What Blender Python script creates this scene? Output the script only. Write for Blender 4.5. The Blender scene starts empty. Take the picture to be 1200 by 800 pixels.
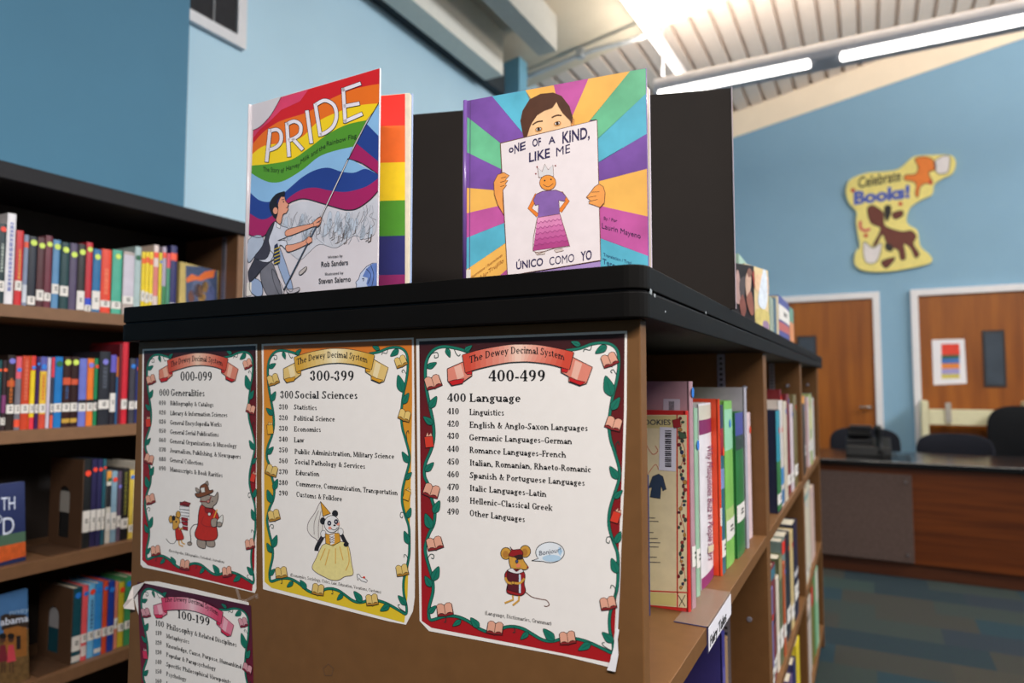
import bpy, math, random
from mathutils import Vector
random.seed(7)
SC = bpy.context.scene
COL = SC.collection
# ------------------------------------------------------------------ camera, world, lights, exposure
FPX = 780.0                       # focal length in pixels of the 1200 x 800 frame
HC = 1.25                         # camera height
TILT = math.atan(47 / FPX)
HEAD = math.atan(417 * math.cos(TILT) / FPX)
camd = bpy.data.cameras.new('camera'); cam = bpy.data.objects.new('camera', camd); COL.objects.link(cam)
cam.location = (0, 0, HC); cam.rotation_euler = (math.pi / 2 + TILT, 0, HEAD)
camd.sensor_width = 36; camd.lens = 36 * FPX / 1200; camd.clip_start = .02
camd.dof.use_dof = True; camd.dof.focus_distance = .87; camd.dof.aperture_fstop = 3.6
SC.camera = cam
SC.view_settings.view_transform = 'Standard'; SC.view_settings.look = 'None'
SC.view_settings.gamma = 1; SC.view_settings.use_curve_mapping = False
SC.view_settings.exposure = 0.0
W = bpy.data.worlds.new('world'); SC.world = W; W.use_nodes = True
W.node_tree.nodes['Background'].inputs[0].default_value = (1.0, .97, .94, 1)
W.node_tree.nodes['Background'].inputs[1].default_value = .13
def area(name, loc, rot, sx, sy, power, color=(1, 1, 1)):
    l = bpy.data.lights.new(name, 'AREA'); l.shape = 'RECTANGLE'; l.size = sx; l.size_y = sy
    l.energy = power; l.color = color
    o = bpy.data.objects.new(name, l); COL.objects.link(o); o.location = loc; o.rotation_euler = rot
    return o
area('added_light_right', (4.9, 3.4, 4.6), (0, math.radians(58), 0), 1.0, 5.0, 345, (.93, .97, 1))  # added light high on the right, no window built for it
area('added_light_over_aisle', (1.4, 1.7, 3.5), (0, 0, 0), 3.0, .15, 50, (1, .95, .88))  # added light above the frame, brightens slab top and shelves
area('added_light_behind', (.75, -.8, 2.85), (0, 0, 0), 2.2, .15, 132, (1, .955, .91))  # added light near the camera, placed to brighten the posters
# ------------------------------------------------------------------ measuring: photo pixel -> point on a real plane
ct, st, ch, sh = math.cos(TILT), math.sin(TILT), math.cos(HEAD), math.sin(HEAD)
FWD = Vector((-sh * ct, ch * ct, st)); RIGHT = Vector((ch, sh, 0)); UP = RIGHT.cross(FWD)
O = Vector((0, 0, HC))
def ray(x, y): return FWD * FPX + RIGHT * (x - 600) + UP * (400 - y)
def onX(x, y, X): d = ray(x, y); return O + d * (X / d.x)
def onY(x, y, Y): d = ray(x, y); return O + d * (Y / d.y)
def onZ(x, y, Z): d = ray(x, y); return O + d * ((Z - HC) / d.z)
class Surf:
    def __init__(s, p, n):
        s.p = Vector(p); s.n = Vector(n).normalized()
        if s.n.dot(O - s.p) < 0: s.n = -s.n
    def at(s, x, y, lift=0):
        d = ray(x, y); return O + d * ((s.p - O).dot(s.n) / d.dot(s.n)) + s.n * lift
# ------------------------------------------------------------------ materials
def lin(v):
    v /= 255; return v / 12.92 if v <= .04045 else ((v + .055) / 1.055) ** 2.4
def rgba(c): return (lin(c[0]), lin(c[1]), lin(c[2]), 1)
MATS = {}
def mat(c, rough=.5, var=.06, scale=25, metal=0, spec=.5, emit=0, bump=0, coat=0):
    key = (tuple(c), rough, var, scale, metal, spec, emit, bump, coat)
    if key in MATS: return MATS[key]
    m = bpy.data.materials.new('paint_%d_%d_%d' % tuple(c)); m.use_nodes = True
    nt = m.node_tree; b = nt.nodes['Principled BSDF']
    b.inputs['Roughness'].default_value = rough; b.inputs['Metallic'].default_value = metal
    b.inputs['Specular IOR Level'].default_value = spec
    b.inputs['Coat Weight'].default_value = coat; b.inputs['Coat Roughness'].default_value = .08
    a = rgba(c)
    no = nt.nodes.new('ShaderNodeTexNoise'); no.inputs['Scale'].default_value = scale; no.inputs['Detail'].default_value = 4
    tc = nt.nodes.new('ShaderNodeTexCoord'); nt.links.new(tc.outputs['Object'], no.inputs['Vector'])
    r = nt.nodes.new('ShaderNodeValToRGB')
    r.color_ramp.elements[0].position = .3; r.color_ramp.elements[1].position = .7
    r.color_ramp.elements[0].color = tuple(x * (1 - var) for x in a[:3]) + (1,)
    r.color_ramp.elements[1].color = tuple(min(1, x * (1 + var)) for x in a[:3]) + (1,)
    nt.links.new(no.outputs['Fac'], r.inputs['Fac']); nt.links.new(r.outputs['Color'], b.inputs['Base Color'])
    if emit:
        b.inputs['Emission Color'].default_value = a; b.inputs['Emission Strength'].default_value = emit
    if bump:
        bp = nt.nodes.new('ShaderNodeBump'); bp.inputs['Strength'].default_value = bump; bp.inputs['Distance'].default_value = .002
        n2 = nt.nodes.new('ShaderNodeTexNoise'); n2.inputs['Scale'].default_value = scale * 8; n2.inputs['Detail'].default_value = 3
        nt.links.new(tc.outputs['Object'], n2.inputs['Vector'])
        nt.links.new(n2.outputs['Fac'], bp.inputs['Height']); nt.links.new(bp.outputs['Normal'], b.inputs['Normal'])
    MATS[key] = m; return m
def ink_fade(top, bottom, rough=.45):
    """ink that is printed from one colour at the sheet's top to another at its bottom"""
    m = bpy.data.materials.new('faded_ink'); m.use_nodes = True; nt = m.node_tree; b = nt.nodes['Principled BSDF']
    b.inputs['Roughness'].default_value = rough
    tc = nt.nodes.new('ShaderNodeTexCoord'); sx = nt.nodes.new('ShaderNodeSeparateXYZ'); r = nt.nodes.new('ShaderNodeValToRGB')
    nt.links.new(tc.outputs['Generated'], sx.inputs[0]); nt.links.new(sx.outputs['Z'], r.inputs['Fac'])
    r.color_ramp.elements[0].color = rgba(bottom); r.color_ramp.elements[1].color = rgba(top)
    nt.links.new(r.outputs['Color'], b.inputs['Base Color']); return m
def wood(dark, light, scale=(1, 1, 14), rough=.45, coat=0):
    m = bpy.data.materials.new('wood_grain'); m.use_nodes = True; nt = m.node_tree; b = nt.nodes['Principled BSDF']
    b.inputs['Roughness'].default_value = rough; b.inputs['Coat Weight'].default_value = coat
    tc = nt.nodes.new('ShaderNodeTexCoord'); mp = nt.nodes.new('ShaderNodeMapping'); mp.inputs['Scale'].default_value = scale
    no = nt.nodes.new('ShaderNodeTexNoise'); no.inputs['Scale'].default_value = 2.2; no.inputs['Detail'].default_value = 6
    r = nt.nodes.new('ShaderNodeValToRGB'); r.color_ramp.elements[0].position = .32; r.color_ramp.elements[1].position = .7
    r.color_ramp.elements[0].color = rgba(dark); r.color_ramp.elements[1].color = rgba(light)
    nt.links.new(tc.outputs['Object'], mp.inputs[0]); nt.links.new(mp.outputs[0], no.inputs['Vector'])
    nt.links.new(no.outputs['Fac'], r.inputs['Fac']); nt.links.new(r.outputs['Color'], b.inputs['Base Color']); return m
def carpet():
    m = bpy.data.materials.new('carpet_tiles'); m.use_nodes = True; nt = m.node_tree; b = nt.nodes['Principled BSDF']
    b.inputs['Roughness'].default_value = .95; b.inputs['Specular IOR Level'].default_value = .1
    tc = nt.nodes.new('ShaderNodeTexCoord'); mp = nt.nodes.new('ShaderNodeMapping')
    br = nt.nodes.new('ShaderNodeTexBrick'); br.offset = .37; br.squash = 1
    br.inputs['Color1'].default_value = (0, 0, 0, 1); br.inputs['Color2'].default_value = (1, 1, 1, 1); br.inputs['Mortar'].default_value = (.5, .5, .5, 1)
    br.inputs['Scale'].default_value = 1; br.inputs['Mortar Size'].default_value = 0; br.inputs['Bias'].default_value = 0
    br.inputs['Brick Width'].default_value = .46; br.inputs['Row Height'].default_value = .24
    r = nt.nodes.new('ShaderNodeValToRGB'); r.color_ramp.interpolation = 'CONSTANT'
    cols = [(46, 58, 64), (58, 66, 64), (42, 60, 72), (64, 64, 60), (56, 70, 68), (50, 58, 66), (68, 66, 60), (46, 64, 72)]
    e = r.color_ramp.elements
    while len(e) < len(cols): e.new(.5)
    for i, c in enumerate(cols): e[i].position = i / len(cols); e[i].color = rgba(c)
    no = nt.nodes.new('ShaderNodeTexNoise'); no.inputs['Scale'].default_value = 160
    mx = nt.nodes.new('ShaderNodeMix'); mx.data_type = 'RGBA'; mx.blend_type = 'MULTIPLY'; mx.inputs[0].default_value = .5
    nt.links.new(tc.outputs['Object'], mp.inputs[0]); nt.links.new(mp.outputs[0], br.inputs['Vector']); nt.links.new(tc.outputs['Object'], no.inputs['Vector'])
    nt.links.new(br.outputs['Color'], r.inputs['Fac']); nt.links.new(r.outputs['Color'], mx.inputs[6])
    nt.links.new(no.outputs['Color'], mx.inputs[7]); nt.links.new(mx.outputs[2], b.inputs['Base Color']); return m
def clear_plastic():
    m = bpy.data.materials.new('clear_plastic'); m.use_nodes = True; nt = m.node_tree
    b = nt.nodes['Principled BSDF']; b.inputs['Base Color'].default_value = (.95, .93, .95, 1); b.inputs['Roughness'].default_value = .08
    t = nt.nodes.new('ShaderNodeBsdfTransparent'); mx = nt.nodes.new('ShaderNodeMixShader'); mx.inputs[0].default_value = .05
    nt.links.new(t.outputs[0], mx.inputs[1]); nt.links.new(b.outputs[0], mx.inputs[2])
    nt.links.new(mx.outputs[0], nt.nodes['Material Output'].inputs[0]); return m
# ------------------------------------------------------------------ mesh building
class MB:
    def __init__(s): s.v = []; s.f = []; s.m = []; s.mats = []
    def mi(s, m):
        if m not in s.mats: s.mats.append(m)
        return s.mats.index(m)
    def face(s, pts, m):
        k = len(s.v); s.v += [Vector(p) for p in pts]; s.f.append(list(range(k, k + len(pts)))); s.m.append(s.mi(m))
    def hull(s, bottom, top, m):
        """closed prism between two point rings of one length"""
        n = len(bottom); k = len(s.v); s.v += [Vector(p) for p in bottom] + [Vector(p) for p in top]; q = s.mi(m)
        s.f.append([k + i for i in reversed(range(n))]); s.f.append([k + n + i for i in range(n)]); s.m += [q, q]
        for i in range(n):
            j = (i + 1) % n; s.f.append([k + i, k + j, k + n + j, k + n + i]); s.m.append(q)
    def box(s, x0, x1, y0, y1, z0, z1, m):
        s.hull([(x0, y0, z0), (x1, y0, z0), (x1, y1, z0), (x0, y1, z0)], [(x0, y0, z1), (x1, y0, z1), (x1, y1, z1), (x0, y1, z1)], m)
    def tube(s, path, r, m, seg=10):
        path = [Vector(p) for p in path]; rings = []; q = s.mi(m)
        for i, p in enumerate(path):
            d = (path[min(i + 1, len(path) - 1)] - path[max(i - 1, 0)]).normalized()
            a = d.cross(Vector((0, 0, 1)) if abs(d.z) < .9 else Vector((1, 0, 0))).normalized(); b = d.cross(a)
            rr = r[i] if isinstance(r, (list, tuple)) else r
            k = len(s.v); s.v += [p + a * math.cos(t) * rr + b * math.sin(t) * rr for t in (2 * math.pi * j / seg for j in range(seg))]
            rings.append(k)
        for a, b in zip(rings, rings[1:]):
            for j in range(seg):
                s.f.append([a + j, a + (j + 1) % seg, b + (j + 1) % seg, b + j]); s.m.append(q)
        s.f.append([rings[0] + j for j in reversed(range(seg))]); s.f.append([rings[-1] + j for j in range(seg)]); s.m += [q, q]
    def build(s, name, parent=None, bevel=0, smooth=False):
        me = bpy.data.meshes.new(name); org = parent_origin(parent)
        me.from_pydata([tuple(p - org) for p in s.v], [], s.f)
        for m in s.mats: me.materials.append(m)
        me.polygons.foreach_set('material_index', s.m)
        if smooth: me.polygons.foreach_set('use_smooth', [True] * len(s.f))
        me.update()
        o = bpy.data.objects.new(name, me); COL.objects.link(o); o.parent = parent
        if bevel:
            b = o.modifiers.new('edge', 'BEVEL'); b.width = bevel; b.segments = 3; b.limit_method = 'ANGLE'; b.angle_limit = math.radians(50)
        return o
def parent_origin(p):
    v = Vector((0, 0, 0))
    while p is not None: v += p.location; p = p.parent
    return v
def thing(name, loc, label, cat, group=None):
    o = bpy.data.objects.new(name, None); COL.objects.link(o); o.location = loc; o.empty_display_size = .05
    tag(o, label, cat, group); return o
def tag(o, label, cat, group=None):
    o['label'] = label; o['category'] = cat
    if group: o['group'] = group
    return o
def struct(name, mb, label=None, bevel=0, cat=None):
    o = mb.build(name, None, bevel); o['kind'] = 'structure'
    if label: o['label'] = label
    if cat: o['category'] = cat
    return o
# ------------------------------------------------------------------ lettering
FONTS = {}
def glyphs(txt, bold, track):
    k = (txt, bold, track)
    if k in FONTS: return FONTS[k]
    cu = bpy.data.curves.new('lettering', 'FONT'); cu.body = txt; cu.size = 1; cu.offset = bold; cu.resolution_u = 3; cu.space_character = track
    ob = bpy.data.objects.new('lettering', cu); COL.objects.link(ob)
    dg = bpy.context.evaluated_depsgraph_get(); dg.update()
    me = bpy.data.meshes.new_from_object(ob.evaluated_get(dg))
    vs = [(v.co.x, v.co.y) for v in me.vertices]; fs = [list(p.vertices) for p in me.polygons]
    bpy.data.objects.remove(ob); bpy.data.curves.remove(cu); bpy.data.meshes.remove(me)
    FONTS[k] = (vs, fs); return FONTS[k]
CAP = None
def cap():
    global CAP
    if CAP is None: CAP = max(y for x, y in glyphs('H', 0, 1)[0])
    return CAP
DZ = .00022
# a bold old-style serif face, drawn as stems, arcs, diagonals and serifs (cap height 1)
def _sg():
    G = {}
    def g(c, w, *p): G[c] = (w, p)
    S = lambda x, a, b, f='': ('s', x, a, b, f)
    A = lambda *a: ('a',) + a
    Dg = lambda x, y, u, v, w=1: ('d', x, y, u, v, w)
    Hz = lambda x, u, y: ('h', x, u, y)
    Dt = lambda x, y, r=.09: ('o', x, y, r)
    g('a', .58, A(.22, .19, .2, .2, 0, 360), S(.44, 0, .45, 'r'), A(.26, .46, .18, .2, 0, 160), Dt(.11, .5, .08)); g('b', .64, S(.1, 0, 1, 'l'), A(.34, .33, .23, .34, 0, 360)); g('c', .58, A(.31, .33, .27, .34, 45, 315), Dt(.48, .52, .08))
    g('d', .68, A(.29, .33, .23, .34, 0, 360), S(.52, 0, 1, 'lr')); g('e', .62, A(.31, .33, .27, .34, 0, 318), Hz(.08, .56, .36)); g('f', .42, S(.17, 0, .78, 'b'), A(.33, .78, .16, .22, 50, 180), Hz(0, .38, .64))
    g('g', .6, A(.27, .38, .22, .28, 0, 360), A(.28, -.08, .25, .17, 0, 360), Hz(.42, .58, .62)); g('h', .7, S(.12, 0, 1, 'bl'), A(.34, .40, .22, .26, 0, 180), S(.55, 0, .42, 'b')); g('i', .3, S(.14, 0, .66, 'bl'), Dt(.14, .88, .1))
    g('j', .3, S(.14, -.1, .66, 'l'), A(.02, -.1, .12, .18, 180, 360), Dt(.14, .88, .1)); g('k', .64, S(.12, 0, 1, 'bl'), Dg(.16, .3, .5, .64, .5), Dg(.26, .42, .56, 0), Hz(.4, .62, .64)); g('l', .3, S(.14, 0, 1, 'bl'))
    g('m', 1.04, S(.12, 0, .66, 'bl'), A(.32, .40, .2, .26, 0, 180), S(.51, 0, .42, 'b'), A(.71, .40, .2, .26, 0, 180), S(.9, 0, .42, 'b')); g('n', .7, S(.12, 0, .66, 'bl'), A(.34, .40, .22, .26, 0, 180), S(.55, 0, .42, 'b'))
    g('o', .64, A(.32, .33, .28, .34, 0, 360)); g('p', .66, S(.12, -.28, .66, 'bl'), A(.36, .33, .23, .34, 0, 360)); g('q', .66, A(.29, .33, .23, .34, 0, 360), S(.52, -.28, .66, 'b')); g('r', .5, S(.12, 0, .66, 'bl'), A(.32, .42, .2, .24, 70, 180), Dt(.42, .57, .09))
    g('s', .5, A(.25, .49, .18, .17, 20, 270), A(.24, .17, .2, .17, -160, 90)); g('t', .42, S(.17, .1, .86), A(.31, .14, .14, .15, 180, 310), Hz(0, .38, .64)); g('u', .68, S(.14, .2, .66, 'l'), A(.32, .24, .2, .25, 180, 360), S(.53, 0, .66, 'lr'))
    g('v', .6, Dg(.1, .66, .3, 0), Dg(.5, .66, .3, 0, .5), Hz(0, .22, .64), Hz(.4, .6, .64)); g('w', .88, Dg(.1, .66, .27, 0), Dg(.44, .66, .27, 0, .5), Dg(.44, .66, .61, 0), Dg(.78, .66, .61, 0, .5), Hz(0, .2, .64), Hz(.7, .88, .64))
    g('x', .6, Dg(.1, .66, .5, 0), Dg(.5, .66, .1, 0, .5), Hz(0, .22, .64), Hz(.38, .58, .64), Hz(0, .2, .02), Hz(.38, .6, .02)); g('y', .6, Dg(.1, .66, .31, 0), Dg(.5, .66, .17, -.28, .5), Dt(.13, -.2, .08), Hz(0, .22, .64), Hz(.4, .6, .64)); g('z', .52, Hz(.04, .46, .62), Hz(.04, .48, .04), Dg(.42, .64, .08, 0, .8))
    g('A', .76, Dg(.1, 0, .38, 1, .5), Dg(.36, 1, .66, 0), Hz(.18, .52, .34), Hz(0, .22, .03), Hz(.54, .78, .03)); g('B', .7, S(.16, 0, 1, 'bt'), A(.32, .75, .24, .25, -90, 90), A(.33, .27, .28, .27, -90, 90), Hz(.16, .34, .96), Hz(.16, .34, .52), Hz(.16, .34, .04))
    g('C', .78, A(.42, .5, .37, .51, 48, 312), Dg(.67, .68, .67, .98, .55)); g('D', .82, S(.16, 0, 1, 'bt'), A(.34, .5, .4, .5, -90, 90), Hz(.16, .36, .96), Hz(.16, .36, .04)); g('E', .68, S(.16, 0, 1, 'bt'), Hz(.16, .58, .96), Hz(.16, .48, .52), Hz(.16, .6, .04), Dg(.58, .98, .58, .76, .5), Dg(.6, .02, .62, .26, .5), Dg(.48, .42, .48, .62, .5))
    g('F', .62, S(.16, 0, 1, 'bt'), Hz(.16, .56, .96), Hz(.16, .46, .52), Dg(.56, .98, .56, .74, .5), Dg(.46, .42, .46, .62, .5)); g('G', .84, A(.42, .5, .37, .51, 48, 345), S(.68, .06, .42), Hz(.52, .82, .42), Dg(.67, .68, .67, .98, .55)); g('H', .84, S(.16, 0, 1, 'bt'), S(.66, 0, 1, 'bt'), Hz(.16, .66, .52))
    g('I', .36, S(.18, 0, 1, 'bt')); g('J', .5, S(.32, .2, 1, 't'), A(.18, .2, .15, .22, 180, 360), Dt(.08, .2, .09)); g('K', .76, S(.16, 0, 1, 'bt'), Dg(.2, .42, .62, 1, .5), Dg(.32, .58, .66, 0), Hz(.5, .74, .97), Hz(.54, .78, .03)); g('L', .64, S(.16, 0, 1, 'bt'), Hz(.16, .58, .04), Dg(.58, .02, .6, .3, .5))
    g('M', 1.0, Dg(.14, 0, .14, 1, .55), Dg(.16, 1, .48, .08), Dg(.48, .08, .8, 1, .5), S(.84, 0, 1, 'bt'), Hz(0, .28, .03), Hz(0, .2, .97)); g('N', .84, Dg(.14, 0, .14, 1, .55), Dg(.14, 1, .66, 0), Dg(.68, 0, .68, 1, .55), Hz(0, .28, .03), Hz(.54, .82, .97), Hz(0, .2, .97))
    g('O', .86, A(.42, .5, .38, .51, 0, 360)); g('P', .66, S(.16, 0, 1, 'bt'), A(.33, .73, .27, .27, -90, 90), Hz(.16, .34, .96), Hz(.16, .34, .47)); g('R', .76, S(.16, 0, 1, 'bt'), A(.33, .74, .26, .26, -90, 90), Hz(.16, .34, .96), Hz(.16, .34, .49), Dg(.38, .5, .66, 0), Hz(.6, .78, .03))
    g('S', .64, A(.31, .75, .23, .26, 20, 270), A(.3, .26, .26, .27, -160, 90), Dg(.53, .74, .53, .98, .5), Dg(.06, .02, .06, .28, .5)); g('T', .7, S(.35, 0, 1, 'b'), Hz(.02, .68, .96), Dg(.03, .98, .03, .74, .5), Dg(.67, .98, .67, .74, .5)); g('V', .74, Dg(.1, 1, .38, 0), Dg(.64, 1, .38, 0, .5), Hz(-.02, .24, .97), Hz(.52, .76, .97))
    g('W', 1.06, Dg(.1, 1, .32, 0), Dg(.54, 1, .32, 0, .5), Dg(.52, 1, .74, 0), Dg(.96, 1, .74, 0, .5), Hz(-.02, .24, .97), Hz(.84, 1.08, .97))
    g('0', .66, A(.33, .5, .3, .51, 0, 360)); g('1', .48, S(.25, 0, 1, 'b'), Dg(.08, .82, .25, .98, .5)); g('2', .58, A(.27, .73, .2, .27, -15, 170), Dg(.46, .68, .08, .08, .7), Hz(.05, .5, .06), Dg(.5, .03, .53, .26, .5), Dt(.1, .72, .09)); g('3', .58, A(.27, .75, .21, .25, -85, 165), Dt(.1, .76, .1), Dt(.08, .24, .1), A(.26, .27, .24, .28, -165, 85))
    g('4', .62, Dg(.4, 1, .04, .32, .5), Hz(.02, .6, .3), S(.42, 0, 1, 'b')); g('5', .58, Hz(.12, .5, .93), Dg(.13, .95, .11, .52, .5), A(.26, .31, .25, .32, -165, 130)); g('6', .66, A(.33, .31, .28, .32, 0, 360), A(.46, .42, .41, .58, 95, 190)); g('7', .56, Hz(.04, .54, .92), Dg(.52, .92, .2, 0, .95), Dg(.05, .98, .05, .76, .5))
    g('8', .64, A(.32, .75, .23, .25, 0, 360), A(.32, .27, .28, .28, 0, 360)); g('9', .66, A(.32, .69, .28, .32, 0, 360), A(.19, .58, .41, .58, -85, 10)); g('&', .78, A(.31, .77, .16, .23, 0, 360), A(.29, .26, .25, .27, 60, 330), Dg(.22, .64, .7, 0, .85), Dg(.66, .48, .5, .14, .5), Hz(.54, .76, .48))
    g(',', .24, Dt(.1, .07, .1), Dg(.15, .04, .06, -.16, .5)); g('.', .24, Dt(.1, .08, .1)); g('-', .36, ('h', .03, .32, .34), ('h', .03, .32, .3)); g('–', .5, Hz(.0, .5, .33)); g('(', .34, A(.4, .38, .3, .62, 120, 240)); g(')', .34, A(-.08, .38, .3, .62, -60, 60)); g(' ', .3)
    return G
SERIF = None; SCACHE = {}
def serif_glyphs(txt, wt):
    """wt 1 = bold text weight"""
    global SERIF
    if SERIF is None: SERIF = _sg()
    if (txt, wt) in SCACHE: return SCACHE[(txt, wt)]
    T, t = .18 * wt, .10 * wt; V = []; Fc = []; X = 0
    def quad(*p):
        k = len(V); V.extend((x + X, y) for x, y in p); Fc.append(list(range(k, k + len(p))))
    for c in txt:
        w, pr = SERIF[c]
        for p in pr:
            if p[0] == 's':
                _, x, a, b, f = p; quad((x - T / 2, a), (x + T / 2, a), (x + T / 2, b), (x - T / 2, b)); e = .085
                if 'b' in f: quad((x - T / 2 - e, a), (x + T / 2 + e, a), (x + T / 2 + e * .4, a + .085), (x - T / 2 - e * .4, a + .085))
                if 't' in f: quad((x - T / 2 - e, b), (x + T / 2 + e, b), (x + T / 2 + e * .4, b - .085), (x - T / 2 - e * .4, b - .085))
                if 'l' in f: quad((x - T / 2 - e, b - .03), (x, b), (x, b - .12), (x - T / 2 - e, b - .09))
                if 'r' in f: quad((x, a), (x + T / 2 + e, a + .03), (x + T / 2 + e, a + .09), (x, a + .12))
            elif p[0] == 'h': quad((p[1], p[3] - t / 2), (p[2], p[3] - t / 2), (p[2], p[3] + t / 2), (p[1], p[3] + t / 2))
            elif p[0] == 'd':
                _, x, y, u, v, q = p; dx, dy = u - x, v - y; L = math.hypot(dx, dy); h = T * q / 2; hx = h * (1 if abs(dy) > .02 else 0)
                if abs(dy) >= abs(dx) * .5: quad((x - hx, y), (x + hx, y), (u + hx, v), (u - hx, v))
                else: quad((x - dy / L * h, y + dx / L * h), (x + dy / L * h, y - dx / L * h), (u + dy / L * h, v - dx / L * h), (u - dy / L * h, v + dx / L * h))
            elif p[0] == 'o': quad(*[(p[1] + p[3] * math.cos(i * math.pi / 4), p[2] + p[3] * math.sin(i * math.pi / 4)) for i in range(8)])
            elif p[0] == 'a':
                _, cx, cy, rx, ry, a0, a1 = p; n = max(5, int(abs(a1 - a0) / 24)); P = []
                for i in range(n + 1):
                    q = math.radians(a0 + (a1 - a0) * i / n); co, si = math.cos(q), math.sin(q); th = t + (T * 1.05 - t) * abs(co) ** 1.3
                    P.append(((cx + rx * co, cy + ry * si), (cx + (rx - th) * co, cy + (ry - min(th, ry * .6) if abs(co) < .5 else ry - th * .6) * si)))
                for a, b in zip(P, P[1:]): quad(a[0], b[0], b[1], a[1])
        X += w + .035
    SCACHE[(txt, wt)] = (V, Fc); return SCACHE[(txt, wt)]
def smooth_line(pts, n=6, closed=False):
    out = []; P = list(pts); N = len(P)
    rng = range(N if closed else N - 1)
    for i in rng:
        g = (lambda k: P[k % N]) if closed else (lambda k: P[max(0, min(N - 1, k))])
        a, b, c, d = g(i - 1), g(i), g(i + 1), g(i + 2)
        for t in (j / n for j in range(n)):
            out.append(tuple(.5 * (2 * b[q] + (c[q] - a[q]) * t + (2 * a[q] - 5 * b[q] + 4 * c[q] - d[q]) * t * t + (3 * b[q] - a[q] - 3 * c[q] + d[q]) * t ** 3) for q in (0, 1)))
    if not closed: out.append(tuple(P[-1]))
    return out
def homography(src, dst):
    import numpy as np
    A = []; B = []
    for (x, y), (u, v) in zip(src, dst):
        A += [[x, y, 1, 0, 0, 0, -u * x, -u * y], [0, 0, 0, x, y, 1, -v * x, -v * y]]; B += [u, v]
    h = np.linalg.solve(np.array(A, float), np.array(B, float))
    def f(p):
        w = h[6] * p[0] + h[7] * p[1] + 1
        return ((h[0] * p[0] + h[1] * p[1] + h[2]) / w, (h[3] * p[0] + h[4] * p[1] + h[5]) / w)
    return f
class Art:
    """print on a flat sheet or cover: shapes measured in the photo, laid onto the sheet's own plane"""
    def __init__(s, surf, base=.0006): s.surf = surf; s.parts = {}; s.base = base; s.map = None
    def P(s, p, l):
        if s.map: p = s.map(p)
        return s.surf.at(p[0], p[1], s.base + l * DZ)
    def mb(s, part):
        if part not in s.parts: s.parts[part] = MB()
        return s.parts[part]
    def poly(s, part, pts, m, l, smooth=0):
        if smooth: pts = smooth_line(pts, smooth, True)
        s.mb(part).face([s.P(p, l) for p in pts], m)
    def shape(s, part, pts, m, l, w=.8, smooth=5, line=None):
        if smooth: pts = smooth_line(pts, smooth, True)
        s.mb(part).face([s.P(p, l) for p in pts], m)
        if w: s.line(part, list(pts) + [pts[0]], w, line or INK, l + .45, 0)
    def oval(s, part, c, rx, ry, m, l, w=0, rot=0, n=18, line=None):
        cr, sr = math.cos(rot), math.sin(rot)
        pts = [(c[0] + rx * math.cos(t) * cr - ry * math.sin(t) * sr, c[1] + rx * math.cos(t) * sr + ry * math.sin(t) * cr) for t in (2 * math.pi * k / n for k in range(n))]
        s.shape(part, pts, m, l, w, 0, line)
    def line(s, part, pts, w, m, l, smooth=5):
        if smooth: pts = smooth_line(pts, smooth)
        b = s.mb(part); L = []; R = []; n = len(pts)
        for i, p in enumerate(pts):
            a = pts[max(0, i - 1)]; c = pts[min(n - 1, i + 1)]; dx, dy = c[0] - a[0], c[1] - a[1]; q = math.hypot(dx, dy) or 1
            ww = w(i / (n - 1)) if callable(w) else w
            L.append((p[0] - dy / q * ww / 2, p[1] + dx / q * ww / 2)); R.append((p[0] + dy / q * ww / 2, p[1] - dx / q * ww / 2))
        for i in range(n - 1):
            b.face([s.P(x, l) for x in (L[i], L[i + 1], R[i + 1], R[i])], m)
    def text(s, part, txt, a, b, h, m, l, mid=None, bold=.018, track=1.0, up=(0, -1), serif=None):
        vs, fs = serif_glyphs(txt, serif) if serif else glyphs(txt, bold, track); x0 = min(x for x, y in vs); x1 = max(x for x, y in vs); c = 1.0 if serif else cap(); mbx = s.mb(part)
        def f(v):
            t = (v[0] - x0) / (x1 - x0)
            if mid:
                k = (2 * mid[0] - (a[0] + b[0]) / 2, 2 * mid[1] - (a[1] + b[1]) / 2)
                px = (1 - t) ** 2 * a[0] + 2 * t * (1 - t) * k[0] + t * t * b[0]; py = (1 - t) ** 2 * a[1] + 2 * t * (1 - t) * k[1] + t * t * b[1]
            else: px = a[0] + (b[0] - a[0]) * t; py = a[1] + (b[1] - a[1]) * t
            q = v[1] / c * h
            return (px + up[0] * q, py + up[1] * q)
        P = [s.P(f(v), l) for v in vs]
        k = len(mbx.v); mbx.v += P; q = mbx.mi(m)
        for g in fs: mbx.f.append([k + i for i in g]); mbx.m.append(q)
    def build(s, parent, clip=()):
        """clip: (point, normal) planes of the sheet's own edges; print ends where the sheet ends"""
        for n, b in s.parts.items():
            if clip:
                c = MB()
                for f, mi_ in zip(b.f, b.m):
                    P = [b.v[i] for i in f]
                    for o, nrm in clip:
                        Q = []
                        for i in range(len(P)):
                            a, d = P[i], P[(i + 1) % len(P)]; ka, kd = (a - o).dot(nrm), (d - o).dot(nrm)
                            if ka >= 0: Q.append(a)
                            if ka * kd < 0: Q.append(a + (d - a) * (ka / (ka - kd)))
                        P = Q
                        if len(P) < 3: break
                    if len(P) >= 3: c.face(P, b.mats[mi_])
                b = c
            if b.f: b.build(n, parent)
def edges(A0, A1, h, m=.0006):
    d = (A1 - A0).normalized(); z = Vector((0, 0, 1))
    return [(A0 + d * m, d), (A1 - d * m, -d), (A0 + z * m, z), (A0 + z * (h - m), -z)]
INK = mat((24, 22, 24), .5, 0)
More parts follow.
